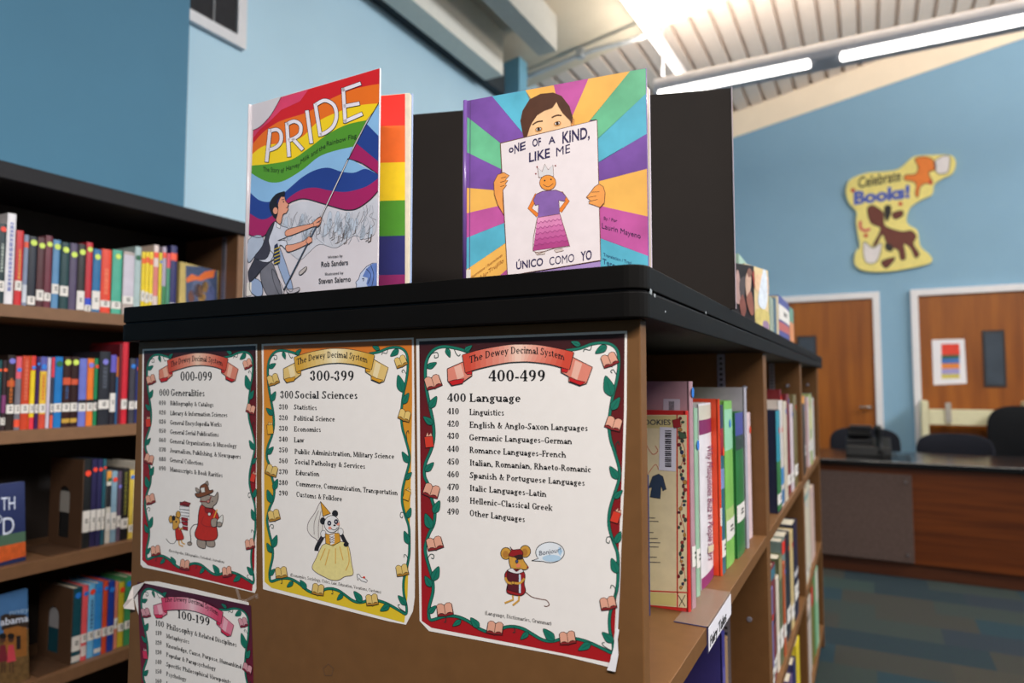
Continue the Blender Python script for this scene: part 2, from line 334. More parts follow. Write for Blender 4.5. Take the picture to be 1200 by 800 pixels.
# ------------------------------------------------------------------ the room
TEAL = mat((66, 120, 149), .7, .03, 3); SKYB = mat((186, 217, 234), .7, .02, 3); BACKB = mat((130, 167, 192), .7, .02, 3)
CREAM = mat((250, 230, 204), .7, .03, 4); WHITE = mat((226, 222, 224), .4, .02)
XT, XL, YB, XR = -2.3, -2.6, 7.5, 5.2
def deck_z(x): return 4.44 + .188 * x
b = MB(); b.box(-3, XR, -4.2, YB + .2, -.05, 0, carpet()); struct('floor', b)
b = MB(); b.box(XT - .1, XT, -4.2, 1.632, 0, 3.9, TEAL); b.box(XL, XT - .1, 1.60, 1.632, 0, 3.9, TEAL); struct('wall_left', b)
b = MB(); b.box(XL - .1, XL, 1.632, YB, 0, 4.0, SKYB); struct('wall_left', b)
b = MB(); b.hull([(XL - .1, YB, 0), (XR, YB, 0), (XR, YB + .1, 0), (XL - .1, YB + .1, 0)],
                 [(XL - .1, YB, deck_z(XL)), (XR, YB, deck_z(XR)), (XR, YB + .1, deck_z(XR)), (XL - .1, YB + .1, deck_z(XL))], BACKB); struct('wall_back', b)
def cz(x): return 4.163 + .1865 * x
b = MB(); b.hull([(XL, YB - .012, cz(XL)), (XR, YB - .012, cz(XR)), (XR, YB, cz(XR)), (XL, YB, cz(XL))],
                 [(XL, YB - .012, deck_z(XL) + .02), (XR, YB - .012, deck_z(XR) + .02), (XR, YB, deck_z(XR) + .02), (XL, YB, deck_z(XL) + .02)], CREAM); struct('trim_1', b)
# corrugated roof deck, flutes running away from the camera
b = MB(); DK = mat((226, 212, 202), .55, .03, 6); p = .152; x = XL - .1; Y0, Y1 = 4.9, YB + .1
prof = []
while x < XR:
    for dx, dz in ((0, 0), (.112, 0), (.117, .045), (.147, .045)): prof.append((x + dx, deck_z(x + dx) + dz))
    x += p
for (xa, za), (xb, zb) in zip(prof, prof[1:]):
    b.face([(xa, Y0, za), (xb, Y0, zb), (xb, Y1, zb), (xa, Y1, za)], DK)
b.face([(XL - .1, Y0, deck_z(XL) + .09), (XR, Y0, deck_z(XR) + .09), (XR, Y1, deck_z(XR) + .09), (XL - .1, Y1, deck_z(XL) + .09)], DK)
struct('ceiling', b)
# plaster bay of the ceiling nearer the camera; it follows the roof slope
b = MB(); SOF = mat((206, 196, 178), .8, .03, 3); Ys = 5.15
def slab(b, xa, xb, ya, yb, off0, off1, m):
    b.hull([(xa, ya, deck_z(xa) + off0), (xb, ya, deck_z(xb) + off0), (xb, yb, deck_z(xb) + off0), (xa, yb, deck_z(xa) + off0)],
           [(xa, ya, deck_z(xa) + off1), (xb, ya, deck_z(xb) + off1), (xb, yb, deck_z(xb) + off1), (xa, yb, deck_z(xa) + off1)], m)
slab(b, XL - .1, XR, -4.2, Ys, -.1, -.02, SOF); struct('ceiling', b)
# beams along the left wall
BM = mat((238, 232, 220), .6, .03); BMD = mat((132, 146, 152), .6, .03)
b = MB(); b.box(-2.52, -2.36, -4.2, 4.28, 3.55, 4.0, BM); struct('beam', b)
b = MB(); b.box(XL, -2.52, -4.2, 4.6, 3.56, 3.80, mat((40, 48, 54), .7, .05)); struct('shadow_gap_strip', b)  # dark box stands in for the shadow gap between beam and wall
b = MB(); b.box(-2.12, -1.97, -4.2, 4.40, 3.70, 4.1, mat((176, 174, 168), .6, .03)); struct('beam', b)
b = MB(); b.box(-2.59, -2.42, 4.66, 4.8, 0, 4.05, mat((112, 166, 190), .6, .03)); struct('column', b)
# window with dark blinds high in the left wall
FR = [onX(x, y, XL + .02) for x, y in ((222, -45), (287, 12), (287, 57), (222, 26))]
y0, y1 = 1.72, FR[2].y; z0 = (FR[2].z + FR[3].z) / 2; z1 = z0 + .75
w = MB()
for a in ((y0, y1, z0, z0 + .05), (y0, y1, z1 - .05, z1), (y0, y0 + .05, z0 + .05, z1 - .05), (y1 - .05, y1, z0 + .05, z1 - .05)):
    w.box(XL, XL + .03, *a, WHITE)
wn = w.build('window_1'); wn['kind'] = 'structure'
g = MB(); g.box(XL + .001, XL + .006, y0 + .051, y1 - .051, z0 + .051, z1 - .051, mat((40, 44, 50), .15, .05)); g.build('pane', wn)
g = MB(); zz = z0 + .055
while zz < z1 - .05:
    g.hull([(XL + .01, y0 + .052, zz), (XL + .024, y0 + .052, zz + .006), (XL + .024, y1 - .052, zz + .006), (XL + .01, y1 - .052, zz)],
           [(XL + .01, y0 + .052, zz + .0015), (XL + .024, y0 + .052, zz + .0075), (XL + .024, y1 - .052, zz + .0075), (XL + .01, y1 - .052, zz + .0015)], mat((104, 100, 102), .6, .05)); zz += .0155
g.box(XL + .024, XL + .026, (y0 + y1) / 2 + .02, (y0 + y1) / 2 + .03, z0 + .04, z1 - .04, mat((120, 120, 122), .6, .05)); g.build('blind', wn)
# doors
DW = wood((126, 66, 15), (158, 90, 25), (6, 6, .5), .4)
def door(n, xa, xb, win, handle_x, sign):
    zt = 2.135
    f = MB()
    f.box(xa, xa + .06, YB - .05, YB, 0, zt, WHITE); f.box(xb - .06, xb, YB - .05, YB, 0, zt, WHITE); f.box(xa + .06, xb - .06, YB - .05, YB, zt - .06, zt, WHITE)
    o = f.build('door_%d' % n, None, 0); o['kind'] = 'structure'
    d = MB(); d.box(xa + .062, xb - .062, YB - .03, YB - .002, .012, zt - .064, DW); d.build('door_panel', o)
    k = MB(); k.box(win[0] - .02, win[1] + .02, YB - .038, YB - .031, 1.20, 1.72, mat((46, 42, 44), .4, .05)); k.build('vision_frame', o)
    k = MB(); k.box(win[0], win[1], YB - .042, YB - .0385, 1.225, 1.695, mat((70, 78, 88), .15, .1, 6)); k.build('vision_pane', o)
    h = MB(); h.tube([(handle_x, YB - .03, 1.0), (handle_x, YB - .085, 1.0), (handle_x + .1 * sign, YB - .09, 1.0)], .011, mat((170, 166, 160), .3, .03, 20, .9)); h.build('handle', o, 0, True)
    return o
door(1, -.90, .125, (-.617, -.472), .02, -1); door(2, .388, 1.345, (.963, 1.093), 1.22, -1)
b = MB(); b.box(.125, .388, YB - .015, YB, 0, .1, mat((70, 70, 74), .6)); b.box(1.345, XR, YB - .015, YB, 0, .1, mat((70, 70, 74), .6)); struct('baseboard_back', b)
# ------------------------------------------------------------------ lights and pipe under the roof
GREY = mat((196, 194, 202), .45, .03)
yp, zp, xa, xb = 4.78, 3.41, -1.33, 3.6
r = thing('pendant_light', (0, yp, zp), 'long grey pendant tube light with glowing white lenses crossing above the desk', 'ceiling light')
pr = [(yp + .10 * math.cos(t), zp + .085 * math.sin(t)) for t in (math.pi * k / 12 for k in range(13))]
pr = [(yp + .09, zp - .06)] + pr + [(yp - .08, zp - .05)]
b = MB(); b.hull([(xa, y, z) for y, z in pr], [(xb, y, z) for y, z in pr], GREY); b.build('housing', r, .008)
LENS = mat((255, 250, 242), .3, 0, 5, 0, .3, 5.0)
segs = [(-1.30, -.275), (-.10, 1.9), (2.05, 3.5)]
for s0, s1 in segs:
    b = MB(); b.box(s0, s1, yp - .088, yp + .0, zp - .066, zp - .022, LENS); b.build('lens', r, .016)
for s0, s1 in segs:
    area('pendant_lamp', ((s0 + s1) / 2, yp, zp - .1), (0, 0, 0), s1 - s0, .1, 11 * (s1 - s0), (1, .95, .88))
    area('pendant_uplight', ((s0 + s1) / 2, yp, zp + .11), (math.pi, 0, 0), s1 - s0, .12, 30 * (s1 - s0), (1, .88, .74))
for x in (-1.28, .9, 3.3):
    b = MB(); b.tube([(x, yp, zp + .08), (x, yp, deck_z(x) - .1)], .006, mat((180, 180, 184), .4)); b.build('hanging_rod', r)
r = thing('batten_light', (-1.44, 5.3, 4.0), 'thin glowing white batten light running away under the roof deck', 'ceiling light')
p0, p1 = Vector((-1.455, 4.3, 3.965)), Vector((-1.375, 6.4, 3.965))
b = MB(); b.hull([p0 + Vector((-.03, 0, .045)), p0 + Vector((.03, 0, .045)), p0 + Vector((.03, 0, .08)), p0 + Vector((-.03, 0, .08))],
                 [p1 + Vector((-.03, 0, .045)), p1 + Vector((.03, 0, .045)), p1 + Vector((.03, 0, .08)), p1 + Vector((-.03, 0, .08))], WHITE); b.build('housing', r)
b = MB(); b.tube([p0, p1], .024, mat((255, 250, 242), .3, 0, 5, 0, .3, 2.4), 14); b.build('tube', r, 0, True)
r = thing('conduit_pipe', (-1.9, 4.85, 3.8), 'grey conduit pipe curving across the ceiling edge from the blue column', 'pipe')
pts = [onY(x, y, 4.88) for x, y in ((548, 110), (575, 104), (600, 97), (625, 87), (650, 77), (675, 66), (700, 57), (730, 50), (765, 40))]
b = MB(); b.tube(pts, .02, mat((196, 200, 204), .35, .03, 20, .3)); b.build('pipe', r, 0, True)
for x, y in ((592, 100), (680, 64)):
    p = onY(x, y, 4.88); b = MB(); b.box(p.x - .03, p.x + .03, p.y - .03, p.y + .03, p.z - .03, p.z + .05, mat((170, 176, 182), .4, .03, 20, .3)); b.build('pipe_clamp', r, .006)
# ------------------------------------------------------------------ sign on the back wall
def sign_px(x, y): return (960 + x / 4.444, 160 + y / 4.444)
out = [(140, 270), (160, 225), (240, 190), (330, 182), (410, 170), (455, 135), (500, 102), (600, 95), (685, 97), (712, 135), (695, 190), (640, 218), (600, 250), (588, 300), (530, 330), (475, 368), (455, 430), (470, 462), (512, 490), (527, 570), (575, 615), (582, 655), (480, 683), (350, 702), (230, 697), (185, 660), (190, 600), (212, 570), (200, 500), (192, 440), (195, 392), (160, 350), (143, 310)]
S = Surf((0, YB - .03, 2), (0, -1, 0))
px = smooth_line([sign_px(*q) for q in out], 4, True)
c = S.at(*sign_px(380, 400)); r = thing('wall_sign', (c.x, YB - .015, c.z), 'yellow cutout sign reading Celebrate Books above the gap between two doors', 'sign')
b = MB(); b.hull([S.at(*q) for q in px], [S.at(*q) + Vector((0, .028, 0)) for q in px], mat((232, 216, 128), .6, .05)); b.build('board', r)
A = Art(S, .001); A.map = lambda p: sign_px(*p)
BR = mat((104, 48, 36), .6); OR = mat((226, 122, 44), .6); PAGE = mat((222, 214, 214), .6); RD = mat((190, 52, 40), .6); BL = mat((72, 92, 176), .5)
A.text('lettering', 'Celebrate', (203, 268), (425, 228), 54, mat((30, 28, 30)), 1, bold=.02)
A.text('lettering', 'Books!', (180, 352), (472, 316), 62, BL, 1, bold=.05)
def og(pts, m, l=1): A.shape('picture', pts, m, l, 4)
og([(500, 115), (560, 105), (600, 130), (605, 170), (570, 190), (590, 240), (550, 245), (525, 265), (515, 315), (500, 300), (505, 255), (490, 235), (445, 225), (450, 200), (500, 195), (515, 160)], OR)
og([(600, 130), (650, 100), (680, 110), (672, 180), (640, 195), (610, 185)], PAGE)
og([(250, 380), (275, 358), (310, 375), (335, 400), (340, 460), (390, 485), (440, 495), (480, 490), (505, 520), (490, 560), (520, 610), (500, 630), (475, 580), (440, 560), (450, 630), (425, 640), (410, 590), (360, 570), (330, 510), (300, 560), (280, 565), (320, 480), (270, 450)], BR)
og([(340, 370), (370, 360), (372, 400), (350, 440)], mat((28, 24, 24)), 2); og([(380, 400), (430, 385), (435, 410), (395, 430)], BR, 2)
og([(232, 550), (280, 580), (325, 555), (300, 650), (240, 650)], PAGE, 2); og([(325, 650), (395, 630), (350, 685)], BR, 2)
og([(345, 560), (375, 565), (380, 595), (350, 590)], mat((28, 24, 24)), 2)
A.line('picture', [(215, 440), (215, 475), (240, 490), (265, 480)], 14, mat((206, 70, 84)), 2)
for q in ((175, 280), (423, 350), (243, 515), (580, 240)): A.oval('picture', q, 11, 11, RD, 3)
A.build(r)
# paper sheet on door 2
S = Surf((0, YB - .034, 1), (0, -1, 0)); q = [(1092, 398), (1130, 397), (1133, 449), (1094, 451)]
c = S.at(1112, 425); r = thing('paper_sheet', (c.x, YB - .033, S.at(1112, 450).z), 'white paper with a band of coloured stripes taped to the right door', 'paper')
b = MB(); b.hull([S.at(*k) for k in q], [S.at(*k) + Vector((0, .002, 0)) for k in q], mat((232, 228, 232), .6, .02)); b.build('sheet', r)
A = Art(S, .001)
for ya, yb, cc in ((403, 416, (222, 62, 42)), (416, 420, (52, 92, 62)), (420, 426, (64, 108, 178)), (426, 432, (228, 134, 52)), (432, 438.5, (158, 150, 200)), (438.5, 443.5, (206, 190, 88))):
    A.poly('stripes', [(1103, ya), (1124, ya - .5), (1125, yb - .5), (1103.5, yb)], mat(cc, .6), 1)
A.build(r)
# ------------------------------------------------------------------ desk and what stands on and behind it
WD = wood((86, 37, 7), (116, 55, 13), (.8, 3, 16), .35, .15); BLK = mat((20, 20, 22), .16, .05)
r = thing('reception_desk', (.9, 5.4, 0), 'long dark wood reception desk with a black top below the doors', 'desk')
b = MB(); b.box(-.75, 2.6, 5.0, 5.03, .09, .70, WD); b.build('front_panel', r, .003)
b = MB(); b.box(-.75, 2.6, 5.02, 5.05, 0, .09, wood((74, 36, 18), (98, 50, 24), (.8, 3, 16), .4)); b.build('kick_board', r)
b = MB(); b.box(-.80, 2.65, 4.96, 5.72, .70, .735, BLK); b.build('desk_top', r, .005)
for x in (-.75, 2.57):
    b = MB(); b.box(x, x + .03, 5.06, 5.70, 0, .70, WD); b.build('side_panel', r)
q = [onY(960, 550, 4.985), onY(1072, 663, 4.985)]
r = thing('fabric_panel', (q[1].x - .3, 4.98, .1), 'grey fabric pinboard panel fixed to the dark wood desk front', 'pinboard')
b = MB(); b.box(-.42, q[1].x, 4.978, 4.998, .10, .655, mat((98, 80, 74), .95, .14, 60, 0, .1, 0, .6)); b.build('panel', r, .004)
for z in (.15, .61):
    for x in (-.37, q[1].x - .035):
        b = MB(); b.tube([(x, 4.979, z), (x, 4.972, z)], .011, mat((120, 112, 112), .4, .02, 20, .6), 12); b.build('stud', r)
# telephone
K = mat((15, 15, 17), .45, .08, 25, 0, .3); K2 = mat((26, 26, 30), .4, .08, 25, 0, .35)
r = thing('desk_phone', (.02, 5.32, .735), 'black desk phone with a raised handset on the reception desk', 'phone')
b = MB(); b.hull([(-.15, 5.24, .736), (.13, 5.24, .736), (.13, 5.42, .736), (-.15, 5.42, .736)], [(-.15, 5.26, .80), (.13, 5.26, .80), (.13, 5.42, .86), (-.15, 5.42, .86)], K); b.build('body', r, .008)
for k, (z, y) in enumerate(((.83, 5.30), (.885, 5.34), (.925, 5.38))):
    b = MB(); b.box(-.145 + .01 * k, .012, y, y + .09, z - .02, z + .012, K2 if k != 1 else K); b.build('tray', r, .004)
b = MB(); b.box(-.14, .01, 5.43, 5.45, .735, .92, K); b.build('back_plate', r, .004)
b = MB(); b.tube([(.062, 5.26, .75), (.058, 5.28, .79), (.056, 5.29, .85), (.052, 5.285, .91), (.05, 5.27, .938)], [.026, .026, .018, .026, .026], K, 12); b.build('handset', r, 0, True)
pts = [(.07 + .014 * math.cos(k * 1.1) + k * .0042, 5.2 + .03 * math.sin(k * .16), .752 + .012 * math.sin(k * 1.1)) for k in range(40)]
b = MB(); b.tube(pts, .004, K, 6); b.build('cord', r, 0, True)
# chairs
def chair(name, x, y, zt, w, hgt, colr, label, rz, sw=.5):
    r = thing(name, (x, y, 0), label, 'chair', 'desk chairs'); m = mat(colr, .85, .1, 90, 0, .15); k = mat((24, 24, 26), .4, .05)
    ca, sa = math.cos(rz), math.sin(rz)
    def T(px, py, z): return (x + px * ca - py * sa, y + px * sa + py * ca, z)
    # back: rounded panel bent around the sitter
    b = MB(); zc = zt - hgt / 2; n = 40; rows = []
    prof = []
    for i in range(n):
        t = 2 * math.pi * i / n; cx = math.copysign(abs(math.cos(t)) ** .55, math.cos(t)); cy = math.copysign(abs(math.sin(t)) ** .55, math.sin(t))
        prof.append((cx * w / 2, zc + cy * hgt / 2))
    f = [T(u, -.24 - .0 + .30 * (u / w) ** 2, z) for u, z in prof]; g = [T(u * .96, -.30 + .30 * (u / w) ** 2, zc + (z - zc) * .96) for u, z in prof]
    b.hull(f, g, m); b.build('backrest', r, .02, True)
    b = MB(); pr = []
    for i in range(n):
        t = 2 * math.pi * i / n; pr.append((math.copysign(abs(math.cos(t)) ** .5, math.cos(t)) * sw / 2, math.copysign(abs(math.sin(t)) ** .5, math.sin(t)) * .24))
    b.hull([T(u, v, .43) for u, v in pr], [T(u, v, .50) for u, v in pr], m); b.build('seat', r, .02, True)
    b = MB(); b.tube([T(0, -.27, zc), T(0, -.29, .44), T(0, -.1, .42)], .02, k); b.build('back_bar', r, 0, True)
    b = MB(); b.tube([T(0, 0, .43), T(0, 0, .1)], .028, k); b.build('gas_post', r, 0, True)
    for i in range(5):
        t = 2 * math.pi * i / 5 + .3; b = MB(); b.tube([T(0, 0, .11), T(.28 * math.cos(t), .28 * math.sin(t), .07)], [.028, .016], k); b.build('leg', r, 0, True)
        b = MB(); px, py = .28 * math.cos(t), .28 * math.sin(t); b.tube([T(px - .02, py, .03), T(px + .02, py, .03)], .03, k, 14); b.build('caster', r)
    return r
chair('office_chair', 1.20, 6.85, 1.048, .62, .56, (20, 21, 24), 'tall black office chair behind the right end of the desk', math.pi)
chair('desk_chair', .56, 6.02, .845, .52, .36, (27, 28, 36), 'low navy fabric chair beside the tall black office chair', math.pi - .1)
chair('desk_chair', -.02, 6.2, .862, .54, .36, (26, 27, 34), 'low navy fabric chair behind the black phone', math.pi + .1)
# cream cart
CR = mat((216, 208, 172), .5, .03)
r = thing('book_cart', (.75, 7.1, 0), 'cream metal book cart standing before the right door', 'cart')
b = MB(); b.box(.425, .482, 7.18, 7.42, .1, 1.075, CR); b.build('end_post', r, .01)
b = MB(); b.box(1.20, 1.257, 7.18, 7.42, .1, 1.075, CR); b.build('end_post', r, .01)
for z0_, z1_ in ((.86, 1.0), (.40, .46), (.16, .22)):
    b = MB(); b.box(.483, 1.199, 7.18, 7.21, z0_, z1_, CR); b.box(.483, 1.199, 7.211, 7.42, z0_, z0_ + .02, CR); b.build('shelf', r, .003)
for x in (.45, 1.23):
    for y in (7.22, 7.38):
        b = MB(); b.tube([(x - .015, y, .05), (x + .015, y, .05)], .05, K, 16); b.build('wheel', r)
b = MB(); b.box(.61, .655, 7.165, 7.179, .88, 1.06, mat((168, 160, 150), .4, .03)); b.build('label_clip', r, .003)
# ------------------------------------------------------------------ long double-sided bookcase with the posters on its end
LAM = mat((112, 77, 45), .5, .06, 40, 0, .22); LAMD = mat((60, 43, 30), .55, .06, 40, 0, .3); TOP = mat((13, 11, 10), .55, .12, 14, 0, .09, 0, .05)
STEEL = mat((168, 168, 186), .35, .04, 30, .6); HOLE = mat((30, 28, 32), .6, 0)
BX0, BX1, BY0, BY1 = -1.095, -.216, .70, 3.56
XM = (BX0 + BX1) / 2
SH1, SH2, SH3 = .895, .49, .105
case = thing('bookcase', (XM, 2.1, 0), 'long tan double-sided bookcase with black top and posters on its near end', 'bookcase')
b = MB(); b.box(BX0, BX1, BY0, BY0 + .022, 0, 1.318, LAM); b.build('end_panel', case, .0015)
b = MB(); b.box(BX0, BX1, BY1 - .03, BY1, 0, 1.318, LAM); b.build('end_panel', case, .0015)
DV = [(1.655, 1.711), (2.615, 2.672)]
for a, c in DV:
    b = MB(); b.box(BX0, BX1, a, (a + c) / 2 - .0008, 0, 1.318, LAM); b.box(BX0, BX1, (a + c) / 2 + .0008, c, 0, 1.318, LAM); b.build('divider', case, .001)
b = MB(); b.box(XM - .006, XM + .006, BY0 + .022, BY1 - .03, 0, 1.318, LAMD); b.build('back_panel', case)  # darker laminate puts the shade inside the bays into the colour
BAYS = [(BY0 + .022, DV[0][0]), (DV[0][1], DV[1][0]), (DV[1][1], BY1 - .03)]
for (a, c) in BAYS:
    for z in (SH1, SH2, SH3):
        for xa, xb in ((XM + .007, BX1), (BX0, XM - .007)):
            b = MB(); b.box(xa, xb, a + .001, c - .001, z - .025, z, LAM); b.build('shelf', case, .0012)
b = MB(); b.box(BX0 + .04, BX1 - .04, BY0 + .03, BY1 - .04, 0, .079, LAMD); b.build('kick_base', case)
b = MB(); pc = [Surf((0, BY0, 1), (0, -1, 0)).at(385 + 7 * math.sin(math.pi * 2 * i / 5), 785 - 8 * math.cos(math.pi * 2 * i / 5), .0004) for i in range(5)]
for i in range(5):
    a, c = pc[i], pc[(i + 1) % 5]; m_ = sum(pc, Vector()) / 5; b.face([a, c, c + (m_ - c) * .14, a + (m_ - a) * .14], mat((96, 68, 46), .6))
b.build('faint_stain', case)
def rounded(x0, x1, y0, y1, r, n=6):
    pts = []
    for cx, cy, t in ((x1 - r, y0 + r, -90), (x1 - r, y1 - r, 0), (x0 + r, y1 - r, 90), (x0 + r, y0 + r, 180)):
        for i in range(n + 1):
            u = math.radians(t + 90 * i / n); pts.append((cx + r * math.cos(u), cy + r * math.sin(u)))
    return pts
def plate(x0, x1, y0, y1, r, z0, z1, m, b):
    p = rounded(x0, x1, y0, y1, r); b.hull([(x, y, z0) for x, y in p], [(x, y, z1) for x, y in p], m)
top = MB(); plate(-1.12, -.205, .678, 3.80, .022, 1.318, 1.346, TOP, top); plate(-1.117, -.208, .681, 3.797, .02, 1.346, 1.349, HOLE, top); plate(-1.12, -.205, .678, 3.80, .022, 1.349, 1.375, TOP, top)
tp = top.build('top', case, .003)
CH = mat((150, 156, 160), .6, .1)
b = MB()
for y, z, s in ((.70, 1.3475, .006), (.716, 1.345, .004), (.76, 1.331, .0025), (.98, 1.35, .004)):
    b.hull([(-.2052, y, z - s * .4), (-.2052, y + s, z - s * .6), (-.2052, y + s * 1.3, z + s * .3), (-.2052, y + s * .4, z + s * .5)],
           [(-.2046, y, z - s * .4), (-.2046, y + s, z - s * .6), (-.2046, y + s * 1.3, z + s * .3), (-.2046, y + s * .4, z + s * .5)], CH)
b.build('chipped_edge', tp)
def standard(x, y, sgn, z0, z1, par):
    b = MB(); b.box(x - .009, x + .009, min(y, y + sgn * .004), max(y, y + sgn * .004), z0, z1, STEEL)
    z = z0 + .012
    while z < z1 - .012:
        ya = y + sgn * .0042; b.face([(x - .0035, ya, z), (x + .0035, ya, z), (x + .0035, ya, z + .006), (x - .0035, ya, z + .006)], HOLE); z += .0127
    return b.build('shelf_standard', par)
for (a, c) in BAYS:
    for x in (BX1 - .095, XM + .07):
        for z0, z1 in ((SH1 + .002, 1.316), (SH2 + .002, SH1 - .027), (SH3 + .002, SH2 - .027)):
            standard(x, c, -1, z0, z1, case)
    for z in (1.235, .70):
        b = MB(); b.tube([(BX1 - .042, c, z), (BX1 - .042, c - .004, z)], .006, STEEL, 12); b.build('screw', case, .001)
# clear label holder on the shelf edge
r = thing('shelf_label', (BX1, 1.2, SH1), 'clear plastic shelf label reading Fairy Tales clipped to the shelf edge', 'label')
ya, yb = onX(828, 745, BX1).y, onX(855, 705, BX1).y
b = MB(); b.box(BX1 - .047, BX1 + .002, ya, yb, SH1 + .0004, SH1 + .0016, clear_plastic()); b.box(BX1 + .0006, BX1 + .0022, ya, yb, SH1 - .036, SH1 + .0004, clear_plastic()); b.build('holder', r)
b = MB(); b.box(BX1 - .047, BX1 + .0024, ya - .001, ya, SH1 + .0004, SH1 + .0018, mat((64, 62, 96), .3)); b.box(BX1 + .0006, BX1 + .0024, ya - .001, ya, SH1 - .036, SH1 + .0018, mat((64, 62, 96), .3)); b.build('holder_edge', r)
b = MB(); b.box(BX1 + .0023, BX1 + .0027, ya + .002, yb - .002, SH1 - .034, SH1 - .001, mat((226, 222, 230), .5, .02)); b.build('paper', r)
A = Art(Surf((BX1 + .0027, 1, 1), (1, 0, 0)), .0003)
pa = onX(832, 753, BX1 + .0027); pb = onX(851, 724, BX1 + .0027)
A.text('lettering', 'Fairy Tales', (832.2, 757.5), (851, 726.5), 12, INK, 1, bold=.02); A.build(r)
# ------------------------------------------------------------------ posters taped to the end panel
EP = Surf((0, BY0, 1), (0, -1, 0))
PAPER = mat((236, 229, 225), .55, .015, 60); GREEN = mat((20, 112, 92), .5, .05, 200); GREEN2 = mat((14, 84, 70), .5)
Q400 = [(488, 397), (735, 388), (722, 780), (492, 736)]
VINE = [(550.5, 413), (539.5, 409), (522, 406), (510, 409), (502, 418.5), (499, 432.5), (500, 453.5), (503.6, 473), (508, 494), (509, 511), (506, 526), (499, 543), (498, 557), (502, 567), (506, 583), (510, 597.5), (509, 613), (503, 625.5), (499, 639.5), (499.6, 650), (503, 663), (507, 677), (508, 692.5), (503.6, 710), (503, 720.5), (506, 726), (520, 722), (534, 721.5), (548, 726.6), (562, 736), (574.5, 740.6), (583, 740), (592, 734.5), (602.5, 733.6), (613, 736), (622, 741), (636, 749), (648.5, 750.6), (662.5, 747), (676.5, 748), (690.5, 752), (708, 760), (717.5, 764), (719, 755), (715, 737.5), (715, 720), (720, 702.5), (724, 685), (724.6, 666), (724, 648), (718.5, 632.5), (714, 615), (715, 597.5), (720, 580), (725.5, 562.5), (726, 548.5), (720, 527.5), (716, 515), (714, 499), (715.5, 481.5), (718.5, 464), (723, 446.5), (725.5, 429), (724.6, 413), (718.5, 404.6), (708, 401.6), (694, 403), (680, 408), (664, 410.6)]
LEAVES = [((524, 408), (528, 418.5)), ((545, 411.5), (554, 404.5)), ((501, 431), (512.5, 424.6)), ((504.5, 478), (512.5, 464)), ((508, 497), (496.6, 487.6)), ((499, 552), (509, 541.5)), ((509, 601), (516, 586)), ((506, 619), (499, 601)), ((508, 680), (515, 663)), ((506, 687), (498.5, 674)), ((503, 718), (512, 709)), ((541, 726), (531, 733)), ((562, 735), (552, 723)), ((620, 740), (610.5, 748.5)), ((650, 750), (637, 736)), ((693, 753), (678, 761)), ((719, 752), (706, 740)), ((724, 671), (717, 653.5)), ((724.6, 561), (715, 546)), ((720, 583.5), (730, 574)), ((722, 636), (728, 622)), ((711.5, 405), (698, 414)), ((681, 404.5), (669.5, 400)), ((717, 464), (710, 440)), ((717, 480), (727, 465))]
OPENB = [((508, 447), -18), ((714.6, 421), -22), ((720, 495.5), 18), ((506.6, 574), 18), ((510, 635.7), -14), ((522, 713), -8), ((581, 734.5), 8), ((665.6, 746), -8), ((713, 705.6), -12)]
CURLS = [[(503, 419), (507, 414), (513, 413), (514, 418), (510, 419), (510, 416)], [(533, 409), (535, 414), (538, 417), (540, 415)], [(501, 655), (505, 649), (509, 650), (508.5, 654), (506, 653)], [(523, 722), (523, 728), (521, 728)], [(603, 734), (604, 740), (601.5, 740)], [(722, 697), (721, 688), (717, 685), (716, 689)], [(719, 634), (716, 629), (712, 629), (711, 634), (714, 636), (715, 633)], [(723, 530), (722, 521), (725, 517), (726, 521)], [(723, 439), (719, 433), (716, 435), (718, 437)], [(694, 404), (692, 410), (686, 409), (684, 412)], [(718, 762), (709, 757), (706, 753), (709, 752)]]
def leaf(A, a, b, m=GREEN):
    dx, dy = b[0] - a[0], b[1] - a[1]; L = math.hypot(dx, dy); nx, ny = -dy / L, dx / L; w = L * .27
    P = [a, (a[0] + dx * .25 + nx * w * .9, a[1] + dy * .25 + ny * w * .9), (a[0] + dx * .55 + nx * w * .85, a[1] + dy * .55 + ny * w * .85), b,
         (a[0] + dx * .55 - nx * w * .85, a[1] + dy * .55 - ny * w * .85), (a[0] + dx * .25 - nx * w * .9, a[1] + dy * .25 - ny * w * .9)]
    A.shape('border', P, m, 3, .5, 4); A.line('border', [a, (a[0] + dx * .7, a[1] + dy * .7)], .5, GREEN2, 3.6, 0)
def open_book(A, c, deg, pg, cv, s=1.0):
    t = math.radians(deg); cr, sr = math.cos(t), math.sin(t)
    def R(x, y): x *= s; y *= s; return (c[0] + x * cr - y * sr, c[1] + x * sr + y * cr)
    A.shape('border', [R(-9, -5), R(9, -5), R(9.5, 7.5), R(1, 8.2), R(0, 9), R(-1, 8.2), R(-9.5, 7.5)], cv, 4, .8, 0)
    for k in (-1, 1):
        A.shape('border', [R(0, -4.5), R(k * 3, -7), R(k * 6.5, -7), R(k * 8.8, -5.2), R(k * 9, 5.4), R(k * 6, 4.2), R(k * 3, 4.6), R(0, 6.4)], pg, 4.6, .6, 0)
def shut_book(A, c, deg, pg, cv):
    t = math.radians(deg); cr, sr = math.cos(t), math.sin(t)
    def R(x, y): return (c[0] + x * cr - y * sr, c[1] + x * sr + y * cr)
    A.shape('border', [R(-3.5, -6), R(-1, -11), R(0, -7), R(3, -10), R(4.5, -5)], pg, 4, .6, 0)
    A.shape('border', [R(-5.2, -6), R(4.8, -6), R(5.2, 6.5), R(-4.5, 7)], cv, 4.6, .7, 0)
def mixc(a, b, t): return tuple(round(a[i] + (b[i] - a[i]) * t) for i in range(3))
